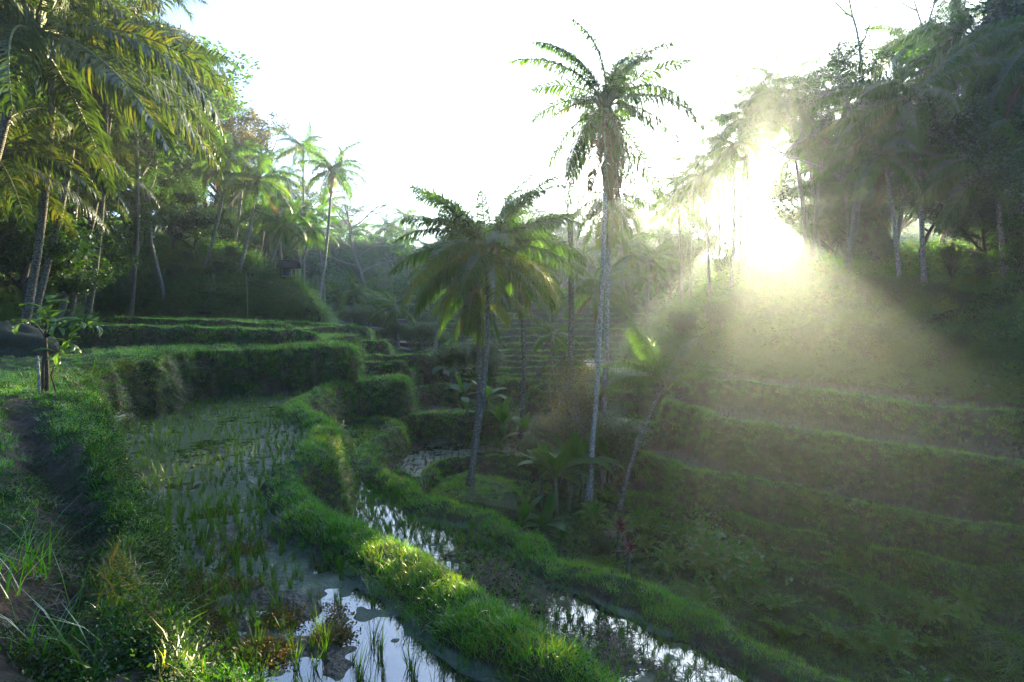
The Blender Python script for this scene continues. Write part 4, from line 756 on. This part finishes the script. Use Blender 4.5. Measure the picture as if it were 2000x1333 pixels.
JL = [(-30, 30, -120), (-120, 26, -200), (60, 40, -20), (-60, 24, 230), (40, 30, 150), (90, 36, 200), (150, 40, 210), (210, 56, 240), (260, 58, 250), (300, 56, 230), (20, 36, 60), (110, 46, 60), (200, 56, 120), (60, 27, 300), (170, 36, 320), (230, 54, 350), (285, 54, 360), (340, 56, 380), (400, 58, 400), (440, 60, 400), (480, 60, 400), (520, 62, 420), (555, 64, 430), (-120, 28, 40), (330, 66, 200), (270, 62, 160), (510, 72, 345), (560, 80, 350), (470, 66, 320), (-20, 44, -20)]
for k, (px, Y, ty) in enumerate(JL):
    tree('jungle_tree', 'dense jungle tree crowding the slope behind the left palms', px, Y, ty, 'dense' if k % 3 else 'round', k, 'a', group='jungle trees behind the left palms', wide=1.15 if k % 3 else 1.0)
JR = [(1640, 42, 345), (1490, 38, 515), (1550, 37, 505), (1405, 55, 395), (1655, 44, 360), (1428, 47, 490), (1300, 58, 412), (1634, 46, 285), (1622, 53, 330), (1470, 47, 466), (1535, 44, 466), (1430, 46, 462), (1650, 52, 300), (1640, 44, 330), (1700, 40, 290), (1790, 36, 250), (1870, 31, 240), (1930, 28, 330), (1990, 28, 250), (2060, 26, 150), (1680, 48, 180), (1840, 42, 60), (1940, 38, 0), (1660, 40, 470), (1730, 36, 450), (2100, 24, 100), (1990, 24.5, 470), (1860, 27, 470), (2150, 22, 250), (1310, 62, 425), (1650, 56, 215), (1760, 46, 200), (1850, 48, 250), (1965, 44, 180), (1720, 52, 260), (1900, 46, 330)]
for k, (px, Y, ty) in enumerate(JR):
    tree('jungle_tree', 'hazy jungle tree crowding the slope behind the right palms', px, Y, ty, 'dense' if k % 3 else 'round', k + 1, 'a', group='jungle trees behind the right palms', wide=1.0)
# shrubs breaking up the slopes
for k, (px, Y) in enumerate([(1330, 33), (1400, 32.5), (1450, 33), (1510, 31.5), (1560, 32), (1600, 30), (1640, 31), (1690, 29), (1720, 30.5), (1760, 27.5), (1800, 29), (1830, 26.5), (1880, 25), (1920, 26.5), (1960, 23.5), (2000, 24), (1480, 35), (1860, 23.2), (1580, 28.5), (1700, 26)]):
    tree('slope_shrub', 'leafy shrub growing on the right hillside above the terraces', px, Y, 0, 'bush', k, 'a', cat='shrub', group='shrubs on the right hillside', wide=q.uniform(.8, 1.3), H=q.uniform(.9, 2.3), sink=.25)
for k, (px, Y) in enumerate([(215, 44.5), (260, 45.5), (300, 44.6), (345, 45), (375, 46.5), (430, 45), (455, 47), (300, 48), (360, 49), (600, 47), (540, 47.5), (190, 46), (140, 34.2), (90, 32), (40, 32), (10, 31)]):
    tree('slope_shrub', 'leafy shrub growing on the left bank below the palms', px, Y, 0, 'bush', k, 'a', cat='shrub', group='shrubs on the left bank', wide=q.uniform(.8, 1.3), H=q.uniform(.9, 2.2), sink=.25)
for k, (px, Y) in enumerate([(700, 50), (735, 51), (765, 50), (800, 48), (830, 46), (870, 40), (905, 38), (935, 36), (890, 34.5), (960, 35), (750, 54), (1050, 26.5), (1075, 25.5), (1130, 27), (1150, 25), (1205, 27), (1090, 23), (1030, 24), (820, 52), (1240, 24)]):
    tree('thicket_shrub', 'leafy shrub in the valley thicket between the terraces', px, Y, 0, 'bush', k, 'a', cat='shrub', group='shrubs of the valley thicket', wide=q.uniform(.9, 1.5), H=q.uniform(1.4, 2.8) if px < 1000 else q.uniform(.9, 1.7), sink=.25)
# forest on the far ridge
n = 0
for k in range(150):
    Y = q.uniform(86, 122); px = q.uniform(560, 1500); x = (px - 1000) / F * Y; h = hz1(x, Y)
    kd = q.choice(['dense', 'dense', 'round', 'slender', 'albizia']); H = q.uniform(4.0, 7.5)
    pyt = 600 - (h + H) / Y * F
    sky_y = np.interp(px, [560, 620, 700, 780, 830, 900, 1000, 1100, 1300, 1400, 1500], [300, 340, 400, 415, 450, 450, 400, 385, 390, 370, 330])
    if 1290 < px < 1560: H = min(H, 2.6)
    if pyt < sky_y - 5: H = min(H, (600 - sky_y) / F * Y - h)
    if H < 2.2: continue
    tree('forest_tree', 'hazy broadleaf tree in the forest on the far ridge', px, Y, 0, kd, k, 'a', group='trees of the far ridge forest', wide=1.3, H=H)
for k in range(12):
    px = [640, 700, 755, 795, 870, 1000, 1140, 1300, 1350, 1045, 960, 1235][k]; Y = q.uniform(84, 108); sky_y = np.interp(px, [560, 620, 700, 780, 830, 900, 1000, 1100, 1300, 1400, 1500], [300, 340, 400, 405, 445, 455, 395, 380, 380, 360, 330])
    P_('small hazy palm poking out of the far ridge forest', px, Y, px + q.uniform(-8, 8), sky_y + q.uniform(0, 60), 0, fl=4.0, nf=13, seed=200 + k, detail=False, group='palms of the far ridge forest')
# ------------------------------------------------------------------ banana and other leafy plants
M_BAN = leafmat('banana_leaf', (0.020, 0.065, 0.018), (0.050, 0.150, 0.022), trans=0.45, gloss=0.18, rough=0.45, tcol=1.8)
M_SAP = leafmat('sapling_leaf', (0.030, 0.085, 0.012), (0.085, 0.180, 0.025), trans=0.5, gloss=0.25, rough=0.4, tcol=1.8)
M_RED = leafmat('red_leaf', (0.05, 0.008, 0.012), (0.16, 0.018, 0.035), trans=0.4, gloss=0.4)
M_STEMG = plain('green_stem', (0.07, 0.085, 0.035), 0.7, 0.5, 8)
def big_leaf(nm, L, W, e0, bend, mat, seed, pet=0.22, notch=0.12, fold=0.35, K=14, point=1.0):
    r = np.random.default_rng(seed); s = np.linspace(0, 1, K); ang = e0 - bend * s ** 1.3; dx = np.cos(ang) * L / (K - 1); dz = np.sin(ang) * L / (K - 1)
    X = np.concatenate([[0], np.cumsum(dx[:-1])]); Z = np.concatenate([[0], np.cumsum(dz[:-1])]); P = np.stack([X, 0 * X, Z], -1); b = MB(); b.tube(P, 0.022 * L / 1.6 * (1 - s) + .004, 5, False)
    t = np.clip((s - pet) / (1 - pet), 0, 1); wdt = W * .5 * np.sin(math.pi * t ** .8) ** .55 * (1 - .25 * t) * (s > pet * .9)
    for sg in (-1, 1):
        V = []
        for k in range(K):
            w_ = wdt[k] * (1 - (notch * r.uniform(0, 3) if r.random() < .35 else 0)); N_ = np.array([-math.sin(ang[k]), 0, math.cos(ang[k])])
            for f in (0, .5, 1): V.append(P[k] + np.array([0, sg, 0]) * w_ * f * math.cos(fold) + N_ * (w_ * f * math.sin(fold) - w_ * f * f * .35 + .01) + np.array([.03 * r.normal() * f, 0, 0]))
        q = [[k * 3 + j, k * 3 + j + 1, k * 3 + j + 4, k * 3 + j + 3] for k in range(K - 1) for j in (0, 1) if wdt[k] > 0 or wdt[k + 1] > 0]
        if sg < 0: q = [x[::-1] for x in q]
        b.add(V, q)
    return b.me(nm, [mat])
BL = [big_leaf('leaf', 1.6, .64, R(e), R(bd), M_BAN, i) for i, (e, bd) in enumerate([(84, 25), (72, 60), (60, 95), (45, 110), (25, 100), (68, 30)])]
def banana(label, px, Y, Ls, n, h, seed, name='banana_plant', cat='banana plant', meshes=None, group=None, els=None):
    r = random.Random(seed); x = (px - 1000) / F * Y * 1.0; z = hz1(x, Y) - .05; root = thing(name, label, cat, (x, Y, z), r.uniform(0, 6.28), group)
    if h > 0: b = MB(); b.tube([[0, 0, 0], [.02, 0, h * .5], [.03, .02, h]], [.10 * Ls + .02, .08 * Ls, .045 * Ls], 8); ob('stem', b.me('stem', [M_STEMG]), root)
    for k in range(n):
        me_ = (meshes or BL)[r.randrange(len(meshes or BL))]
        ob('leaf', me_, root, (.03, .02, h * r.uniform(.85, 1.0)), (r.uniform(-.15, .15), r.uniform(-.15, .15), k * 2.4 + r.uniform(-.4, .4)), Ls * r.uniform(.75, 1.1))
    return root
for k, (lb, px, Y, s_, n_, h_) in enumerate([
 ('front banana plant with two bright upright leaves at the gully edge', 1022, 17.6, .85, 6, .9), ('banana plant with a torn pale leaf beside the front one', 1068, 18.0, .8, 6, .8), ('small young banana shoot low beside the round grass mound', 1098, 17.4, .5, 4, .5),
 ('tall banana plant with broad leaves left of the tall pale trunk', 1088, 20.2, 1.1, 8, 1.7), ('banana plant in the middle of the dark clump', 1112, 20.8, 1.15, 8, 1.8), ('banana plant at the left of the dark clump over the pond', 1058, 20.9, 1.0, 8, 1.5),
 ('banana plant pressed against the tall pale trunk', 1140, 20.9, 1.1, 8, 1.7), ('banana plant spreading right of the tall pale trunk', 1178, 21.6, .9, 7, 1.2),
 ('banana plant by the foot of the mossy palm trunk', 985, 26.5, 1.0, 7, .9), ('banana plant beside the mossy palm, right side', 1025, 26.2, .9, 7, .6), ('lit banana plant left of the mossy palm', 950, 28, 1.0, 7, .8),
 ('banana plant in the thicket behind the low palm', 905, 31, 1.1, 7, .9), ('banana plant at the edge of the valley thicket', 880, 34, 1.1, 7, .9), ('pale banana plant at the foot of the curved palm', 862, 36, 1.1, 7, 1.0)]):
    banana(lb, px, Y, s_, n_, h_, 400 + k)
TARO = [big_leaf('leaf', .9, .42, R(e), R(bd), M_BAN, 30 + i, pet=.45, notch=.02, K=12) for i, (e, bd) in enumerate([(80, 100), (62, 120), (45, 110)])]
for k, (lb, px, Y) in enumerate([('clump of broad arrow leaves on the step above the curved wall', 750, 31.6), ('second clump of broad leaves on the same step, right end', 775, 31.4), ('broad-leaved clump at the foot of the left bank by the carrier', 205, 40.5), ('broad-leaved clump on the bank under the bamboo fence', 500, 44.5),
  ('broad-leaved clump lower on the bank left of the hut', 530, 44.2), ('broad-leaved plant beside the middle terrace corner', 1015, 28.5), ('leafy clump in the thicket right of the curved palm', 900, 36.5), ('leafy clump at the far edge of the thicket', 830, 44), ('leafy clump under the low dark palms', 770, 46)]):
    banana(lb, px, Y, 1.15, 14, 0, 440 + k, name='broad_leaf_clump', cat='leafy plant', meshes=TARO)
# red cordyline
CORD = [big_leaf('leaf', .55, .09, R(e), R(60), M_RED, 50 + i, pet=.08, notch=0) for i, e in enumerate((80, 55, 25))]
for k, (lb, px, Y, h_) in enumerate([('dark red cordyline shrub at the bottom of the gully', 1232, 16.2, 1.0), ('smaller red cordyline above the first one', 1212, 16.8, 1.3), ('red-leaved plant right of the thatched hut', 600, 45.4, .5), ('second red-leaved plant near the slender palm', 612, 45.6, .4)]):
    banana(lb, px, Y, 1.0, 22, h_, 470 + k, name='cordyline', cat='plant', meshes=CORD)
# the sapling with big leaves in the left foreground
px, Y = 84, 12.6; x = (px - 1000) / F * Y; z = hz1(x, Y) - .05; root = thing('sapling', 'small sapling with dark stems and bright drooping leaves in the left foreground', 'sapling', (x, Y, z))
b = MB(); b.tube([[0, 0, 0], [.04, 0, .7], [.03, 0, 1.3], [.10, 0, 1.75]], [.045, .04, .035, .02], 8); b.tube([[-.12, .02, 0], [-.05, 0, .6], [.0, 0, 1.1]], [.035, .03, .02], 6); b.tube([[.18, .05, .1], [.12, 0, .5], [.3, 0, .95]], [.018, .015, .01], 5)
for a_, l_ in ((0.1, .75), (2.9, .55), (-.5, .6), (.5, .9)): b.tube([[.05, 0, 1.35], [.05 + math.cos(a_) * l_ * .5, math.sin(a_) * l_ * .5, 1.65], [.05 + math.cos(a_) * l_, math.sin(a_) * l_, 1.72]], [.02, .014, .008], 5)
ob('trunk', b.me('trunk', [M_BARKD]), root); SL = [big_leaf('leaf', .42, .15, R(e), R(75), M_SAP, 70 + i, pet=.15, notch=0, K=9) for i, e in enumerate((40, 15, -10))]
for (ax, ay, az, n_) in ((.1, 0, 1.78, 9), (.8, .1, 1.72, 9), (-.5, .15, 1.68, 7), (.55, -.3, 1.66, 7), (.85, .4, 1.6, 8), (.45, .1, 1.25, 9), (.32, 0, .98, 8), (.0, .1, 2.05, 8)):
    for k in range(n_): ob('leaf', SL[k % 3], root, (ax + random.gauss(0, .04), ay, az + random.gauss(0, .04)), (random.gauss(0, .2), random.gauss(0, .2), k * 2.4), random.uniform(.7, 1.15))
x = (70 - 1000) / F * 12.4; b = MB(); b.tube([[0, 0, 0], [.01, 0, .5], [0.0, 0, .95]], [.03, .028, .025], 7)
tag(ob('wooden_stake', b.me('wooden_stake', [M_BARK]), None, (x, 12.4, hz1(x, 12.4) - .05)), 'short wooden stake just left of the sapling', 'stake')
# tall sunlit grass clumps at the left edge
V, qd, t3 = blades(34, .62, .16, .45, .013, .45, 5); GC = mesh('tall_grass', V, [qd, t3], True, [M_GRASS])
for k, (px, Y) in enumerate([(20, 3.6), (75, 3.7), (110, 3.9), (-30, 3.9), (40, 4.3), (185, 3.3)]):
    x = (px - 1000) / F * Y; tag(ob('tall_grass_clump', GC, None, (x, Y, hz1(x, Y) - .03), (0, 0, k * 1.3), .75 + .1 * (k % 3)), 'clump of long grass blades catching the sun at the left edge', 'grass clump', 'long grass clumps at the left edge')
# ferns on the lower right bank (ground cover)
FERN = []
for i in range(3):
    r_ = np.random.default_rng(i); bm_V = []; fs = []; off = 0
    for k in range(9):
        m_ = frond_mesh('f', .75, R(58), R(75), [M_HILL], n=20, ll=.17, lw=.035, hang=.15, seed=k + i * 9, torn=.02)
        v = np.array([list(v.co) for v in m_.vertices]); a_ = k * .7 + r_.uniform(-.2, .2); c_, s_ = math.cos(a_), math.sin(a_); v = v * [1, 1, 1]; v[:, :2] = v[:, :2] @ np.array([[c_, s_], [-s_, c_]]) * r_.uniform(.8, 1.1)
        for pg in m_.polygons: fs.append([j + off for j in pg.vertices])
        off += len(v); bm_V.append(v)
    me_ = bpy.data.meshes.new('fern'); me_.from_pydata(np.vstack(bm_V).tolist(), [], fs); me_.materials.append(M_HILL); FERN.append(proto('fern', me_))
w = ((CW == names['right step c']) * steep * 1.6 + (CW < 0) * (CYc < 24) * .5 + (CW == names['right hill']) * .10 + (CW == names['left hill']) * .08) * (0.3 + patch2) * Yf(18, .5)
P, N, i, j = sample(w); print('fern', len(P)); scatter('ferns', FERN, P, up_rot(N, .5), rng.uniform(.6, 1.3, len(P)), 'arching ferns growing on the damp gully banks', 'ferns')
# fallen pale branches on the right
def branch(label, pts, Y, r0):
    P = np.array([atY(px, py, Y + dy) for px, py, dy in pts]); b = MB(); o0 = P[0].copy(); b.tube(P - o0, np.linspace(r0, r0 * .3, len(P)), 6)
    for k in (1, 2): d_ = P[k] - P[k - 1]; b.tube([P[k] - o0, P[k] - o0 + d_ * .5 + [.15, .1, .25]], [r0 * .5, r0 * .2], 5)
    return tag(ob('fallen_branch', b.me('fallen_branch', [M_BARK]), None, o0), label, 'branch')
branch('pale fallen branch curving down the right bank', [(1360, 655, 2), (1372, 680, 1.2), (1380, 700, .6), (1402, 722, 0)], 30.0, .05)
branch('thin pale branch lying on the highest right terrace', [(1330, 722, 0), (1352, 733, 0), (1385, 737, 0), (1400, 742, 0)], 29.5, .035)
branch('dark twisted branch below the young leaning palm', [(1302, 775, 0), (1325, 782, 0), (1335, 798, 0), (1348, 806, 0)], 24.6, .04)
# ------------------------------------------------------------------ left bank: hut, fence, steps, pole, boulder
M_THATCH = plain('thatch', (0.045, 0.035, 0.028), 0.95, 0.5, 14); M_BAMBOO = plain('bamboo', (0.26, 0.21, 0.12), 0.55, 0.3, 5); M_WOOD = plain('dark_wood', (0.05, 0.035, 0.025), 0.85, 0.4, 8)
M_BLUE = plain('blue_cloth', (0.02, 0.10, 0.25), 0.8, 0.2, 6); M_STEP = plain('earth_step', (0.045, 0.032, 0.022), 0.95, 0.4, 7); M_ROCK = barkmat('mossy_rock', (0.015, 0.015, 0.012), (0.06, 0.055, 0.045), lichen=(0.03, 0.045, 0.015))
Yh = 45.2; x = (567 - 1000) / F * Yh; z = hz1(x, Yh); hut = thing('hut', 'small open hut with a dark thatched roof on the end of the left bank', 'hut', (x, Yh, z), .1); hut.scale = (.62,) * 3
b = MB(); b.box((0, 0, .30), (1.9, 1.6, .10)); b.box((0, 0, .1), (1.7, 1.4, .3)); ob('floor', b.me('floor', [M_WOOD], False), hut)
for sx in (-.85, .85):
    for sy in (-.7, .7): b = MB(); b.tube([[sx, sy, 0], [sx, sy, 1.0], [sx, sy, 1.75]], [.05, .045, .04], 6); ob('post', b.me('post', [M_WOOD]), hut)
b = MB(); b.box((-.45, .72, 1.0), (.9, .05, 1.25)); b.box((-.87, 0, 1.0), (.05, 1.3, 1.25)); ob('wall', b.me('wall', [M_WOOD], False), hut)
b = MB(); rr = np.random.default_rng(2)
for side in (-1, 1):
    for k in range(5):
        y0 = side * (1.05 - .2 * k); zz = 1.55 + .15 * k; xl = np.linspace(-1.25, 1.25, 22); jag = rr.uniform(-.04, .03, 22)
        Vt = np.vstack([np.stack([xl, np.full(22, y0) + side * .04, zz + jag], -1), np.stack([xl, np.full(22, y0 - side * .28), np.full(22, zz + .24)], -1)]); b.add(Vt, [[i_, i_ + 1, i_ + 23, i_ + 22] for i_ in range(21)])
        b.add(Vt + [0, 0, -.05], [[i_, i_ + 22, i_ + 23, i_ + 1] for i_ in range(21)])
b.tube([[-1.28, 0, 2.42], [0, 0, 2.45], [1.28, 0, 2.42]], .08, 8); ob('thatched_roof', b.me('thatched_roof', [M_THATCH]), hut)
b = MB(); b.box((.03, -.38, .40), (.50, .04, .24)); b.box((.03, -.46, .53), (.50, .17, .03)); tag(ob('blue_cloth', b.me('blue_cloth', [M_BLUE], False), None, (x, Yh, z)), 'bright blue cloth hanging inside the thatched hut', 'cloth')
fpt = [(415, 46.0), (440, 45.8), (465, 45.8), (490, 45.8), (515, 45.7), (540, 45.6)]; fw = [np.array([(px - 1000) / F * Y, Y, hz1((px - 1000) / F * Y, Y)]) for px, Y in fpt]
fence = thing('bamboo_fence', 'low bamboo rail fence running along the left bank towards the hut', 'fence', fw[0])
for p_ in fw: q_ = p_ - fw[0]; b = MB(); b.tube([q_, q_ + [0, 0, .5], q_ + [0.02, 0, .95]], .03, 6); ob('post', b.me('post', [M_BAMBOO]), fence)
for hh in (.5, .85): b = MB(); b.tube([p_ - fw[0] + [0, -.04, hh + .02 * (i_ % 2)] for i_, p_ in enumerate(fw)], .025, 6); ob('rail', b.me('rail', [M_BAMBOO]), fence)
s0 = atY(398, 628, 41.9); s0[2] = hz1(s0[0], s0[1]) - .1; st = thing('earth_steps', 'dark steps cut into the bank below the bamboo fence', 'steps', s0); s1 = atY(408, 560, 45.6); s1[2] = hz1(s1[0], s1[1])
for k in range(12): t_ = k / 11; c_ = (s1 - s0) * t_; b = MB(); b.box((c_[0], c_[1], max(c_[2], hz1(s0[0] + c_[0], s0[1] + c_[1]) - s0[2]) - .02), (1.0, .36, .22)); ob('step', b.me('step', [M_STEP], False), st)
for lb, pts in (('sloping bamboo handrail on the lower steps', [(398, 600), (406, 588)]), ('pale bamboo pole leaning across the middle of the steps', [(407, 572), (423, 561)]), ('bamboo pole standing beside the top of the steps', [(414, 533), (423, 562)])):
    A_ = atY(pts[0][0], pts[0][1], 41.8); B_ = atY(pts[1][0], pts[1][1], 42.2); b = MB(); b.tube([[0, 0, 0], (B_ - A_) / 2, B_ - A_], .035, 6); tag(ob('bamboo_handrail', b.me('bamboo_handrail', [M_BAMBOO]), None, A_), lb, 'handrail')
x = (489 - 1000) / F * 42; z = hz1(x, 41.6); b = MB(); b.tube([[0, 0, -.2], [.03, 0, 1.6], [-.04, 0, atY(488, 535, 42)[2] - z]], [.035, .03, .02], 6); tag(ob('bamboo_pole', b.me('bamboo_pole', [M_BAMBOO]), None, (x, 41.6, z)), 'thin upright bamboo pole standing against the brown bank', 'pole')
th, ph = np.meshgrid(np.linspace(0, math.pi, 26), np.linspace(0, 2 * math.pi, 40, endpoint=False), indexing='ij'); rad = 1 + .18 * noise(np.cos(ph) * np.sin(th) * 2 + 5, np.cos(th) * 2 + ph * .0 + np.sin(ph), 1.1, 3) + .06 * noise(th * 3, np.cos(ph) * 3, 2, 4)
V = np.stack([1.6 * rad * np.sin(th) * np.cos(ph), 1.1 * rad * np.sin(th) * np.sin(ph), .85 * rad * np.cos(th)], -1).reshape(-1, 3); i_ = np.arange(25)[:, None] * 40; j_ = np.arange(40)[None]; qd = np.stack([i_ + j_, i_ + 40 + j_, i_ + 40 + (j_ + 1) % 40, i_ + (j_ + 1) % 40], -1).reshape(-1, 4)
x = (15 - 1000) / F * 21; tag(ob('boulder', mesh('boulder', V, qd, True, [M_ROCK]), None, (x, 21, hz1(x, 21) + .35)), 'dark mossy boulder at the left edge of the upper terrace', 'rock')
# ------------------------------------------------------------------ the person with a carrying yoke
M_SKIN = plain('skin', (0.20, 0.11, 0.07), 0.6, 0.1, 5); M_SHIRT = plain('brown_shirt', (0.085, 0.045, 0.035), 0.9, 0.25, 9); M_TROUS = plain('dark_trousers', (0.012, 0.014, 0.020), 0.9, 0.2, 9); M_HAIR = plain('black_hair', (0.01, 0.008, 0.007), 0.6, 0.2, 30); M_BUCK = plain('black_bucket', (0.010, 0.010, 0.012), 0.5, 0.3, 9)
Yp = 40.6; xp = (175 - 1000) / F * Yp; zp = hz1(xp, Yp); zfeet = atY(175, 635.5, Yp)[2]
print('person ground', zp, 'feet wanted', zfeet)
zp = zp
def skinned(nm, pts, edges, mats, parent, assign=None):
    me_ = bpy.data.meshes.new(nm); me_.from_pydata([p_[:3] for p_ in pts], edges, []); o_ = ob(nm, me_, parent)
    md = o_.modifiers.new('skin', 'SKIN'); md.use_smooth_shade = True
    if not me_.skin_vertices: return o_
    for sv, p_ in zip(me_.skin_vertices[0].data, pts): sv.radius = (p_[3], p_[4] if len(p_) > 4 else p_[3])
    me_.skin_vertices[0].data[0].use_root = True; o_.modifiers.new('sub', 'SUBSURF').levels = 2; o_.modifiers['sub'].render_levels = 2
    for m_ in mats: me_.materials.append(m_)
    return o_
per = thing('person', 'person in brown shirt and dark trousers carrying a yoke on the left terrace', 'person', (xp, Yp, zp), 0)
body = [(0, 0, .92, .14, .11), (0, 0, 1.12, .125, .095), (0, .01, 1.32, .15, .10), (0, 0, 1.42, .07, .07), (0, .0, 1.50, .05), (0, -.0, 1.57, .085, .095), (0, 0, 1.66, .075, .085),
        (-.17, 0, 1.38, .055), (-.25, .02, 1.16, .042), (-.27, .06, .95, .034), (-.27, .08, .86, .035), (.17, 0, 1.38, .055), (.33, -.02, 1.27, .042), (.50, .03, 1.36, .034), (.55, .03, 1.42, .032),
        (-.09, 0, .84, .09), (-.11, .02, .48, .062), (-.12, -.05, .09, .042), (-.12, .08, .03, .04), (.09, 0, .84, .09), (.13, -.05, .48, .062), (.15, .04, .09, .042), (.15, .17, .03, .04)]
skinned('body', body, [(0, 1), (1, 2), (2, 3), (3, 4), (4, 5), (5, 6), (2, 7), (7, 8), (8, 9), (9, 10), (2, 11), (11, 12), (12, 13), (13, 14), (0, 15), (15, 16), (16, 17), (17, 18), (0, 19), (19, 20), (20, 21), (21, 22)], [M_SKIN], per)
skinned('shirt', [(0, 0, .90, .165, .13), (0, 0, 1.12, .15, .115), (0, .01, 1.31, .175, .12), (0, 0, 1.43, .09, .08), (-.18, 0, 1.37, .075), (-.23, .01, 1.22, .062), (.18, 0, 1.37, .075), (.28, -.01, 1.30, .062)], [(0, 1), (1, 2), (2, 3), (2, 4), (4, 5), (2, 6), (6, 7)], [M_SHIRT], per)
skinned('trousers', [(0, 0, .92, .155, .13), (-.09, 0, .80, .105), (-.11, .02, .48, .085), (-.12, -.04, .20, .072), (.09, 0, .80, .105), (.13, -.05, .48, .085), (.145, .02, .20, .072)], [(0, 1), (1, 2), (2, 3), (0, 4), (4, 5), (5, 6)], [M_TROUS], per)
b = MB(); tt = np.linspace(.0, 1, 8); b.tube(np.stack([0 * tt, -.012 + 0 * tt, 1.56 + .19 * tt], -1), .108 * np.sin(math.pi * (0.18 + .82 * tt)) ** .6 + .002, 12); ob('hair', b.me('hair', [M_HAIR]), per)
b = MB(); b.tube([[-.62, .05, 1.38], [-.3, 0, 1.46], [0, -.06, 1.49], [.3, 0, 1.46], [.62, .05, 1.38]], .022, 7); tag(ob('carrying_yoke', b.me('carrying_yoke', [M_BAMBOO]), None, (xp, Yp, zp)), 'curved wooden yoke across the shoulders of the person', 'yoke')
for sg, lb in ((-1, 'black bucket hanging from the left end of the yoke'), (1, 'black bucket hanging from the right end of the yoke')):
    bk = thing('bucket', lb, 'bucket', (xp + sg * .62, Yp + .05, zp), 0, 'buckets on the carrying yoke'); b = MB(); b.tube([[0, 0, .62], [0, 0, .64], [0, 0, .9], [0, 0, .985]], [.12, .15, .17, .175], 14); ob('pail', b.me('pail', [M_BUCK]), bk)
    b = MB()
    for s2 in (-1, 1): b.tube([[s2 * .16, 0, .97], [s2 * .05, 0, 1.2], [0, 0, 1.38]], .006, 5)
    ob('rope', b.me('rope', [M_WOOD]), bk)

# ------------------------------------------------------------------ haze: one even box of air round the whole place
hm, hn, hl = newmat('valley_haze'); pv = node(hn, 'ShaderNodeVolumePrincipled'); pv.inputs['Color'].default_value = (0.74, 0.88, 1.0, 1); pv.inputs['Density'].default_value = 0.00095; pv.inputs['Anisotropy'].default_value = 0.74
ho = node(hn, 'ShaderNodeOutputMaterial'); hl.new(pv.outputs[0], ho.inputs['Volume'])
b = MB(); b.box((0, 50, 9), (340, 250, 46)); tag(ob('haze', b.me('haze', [hm], False)), 'thin morning mist filling the whole valley', 'haze', kind='stuff')
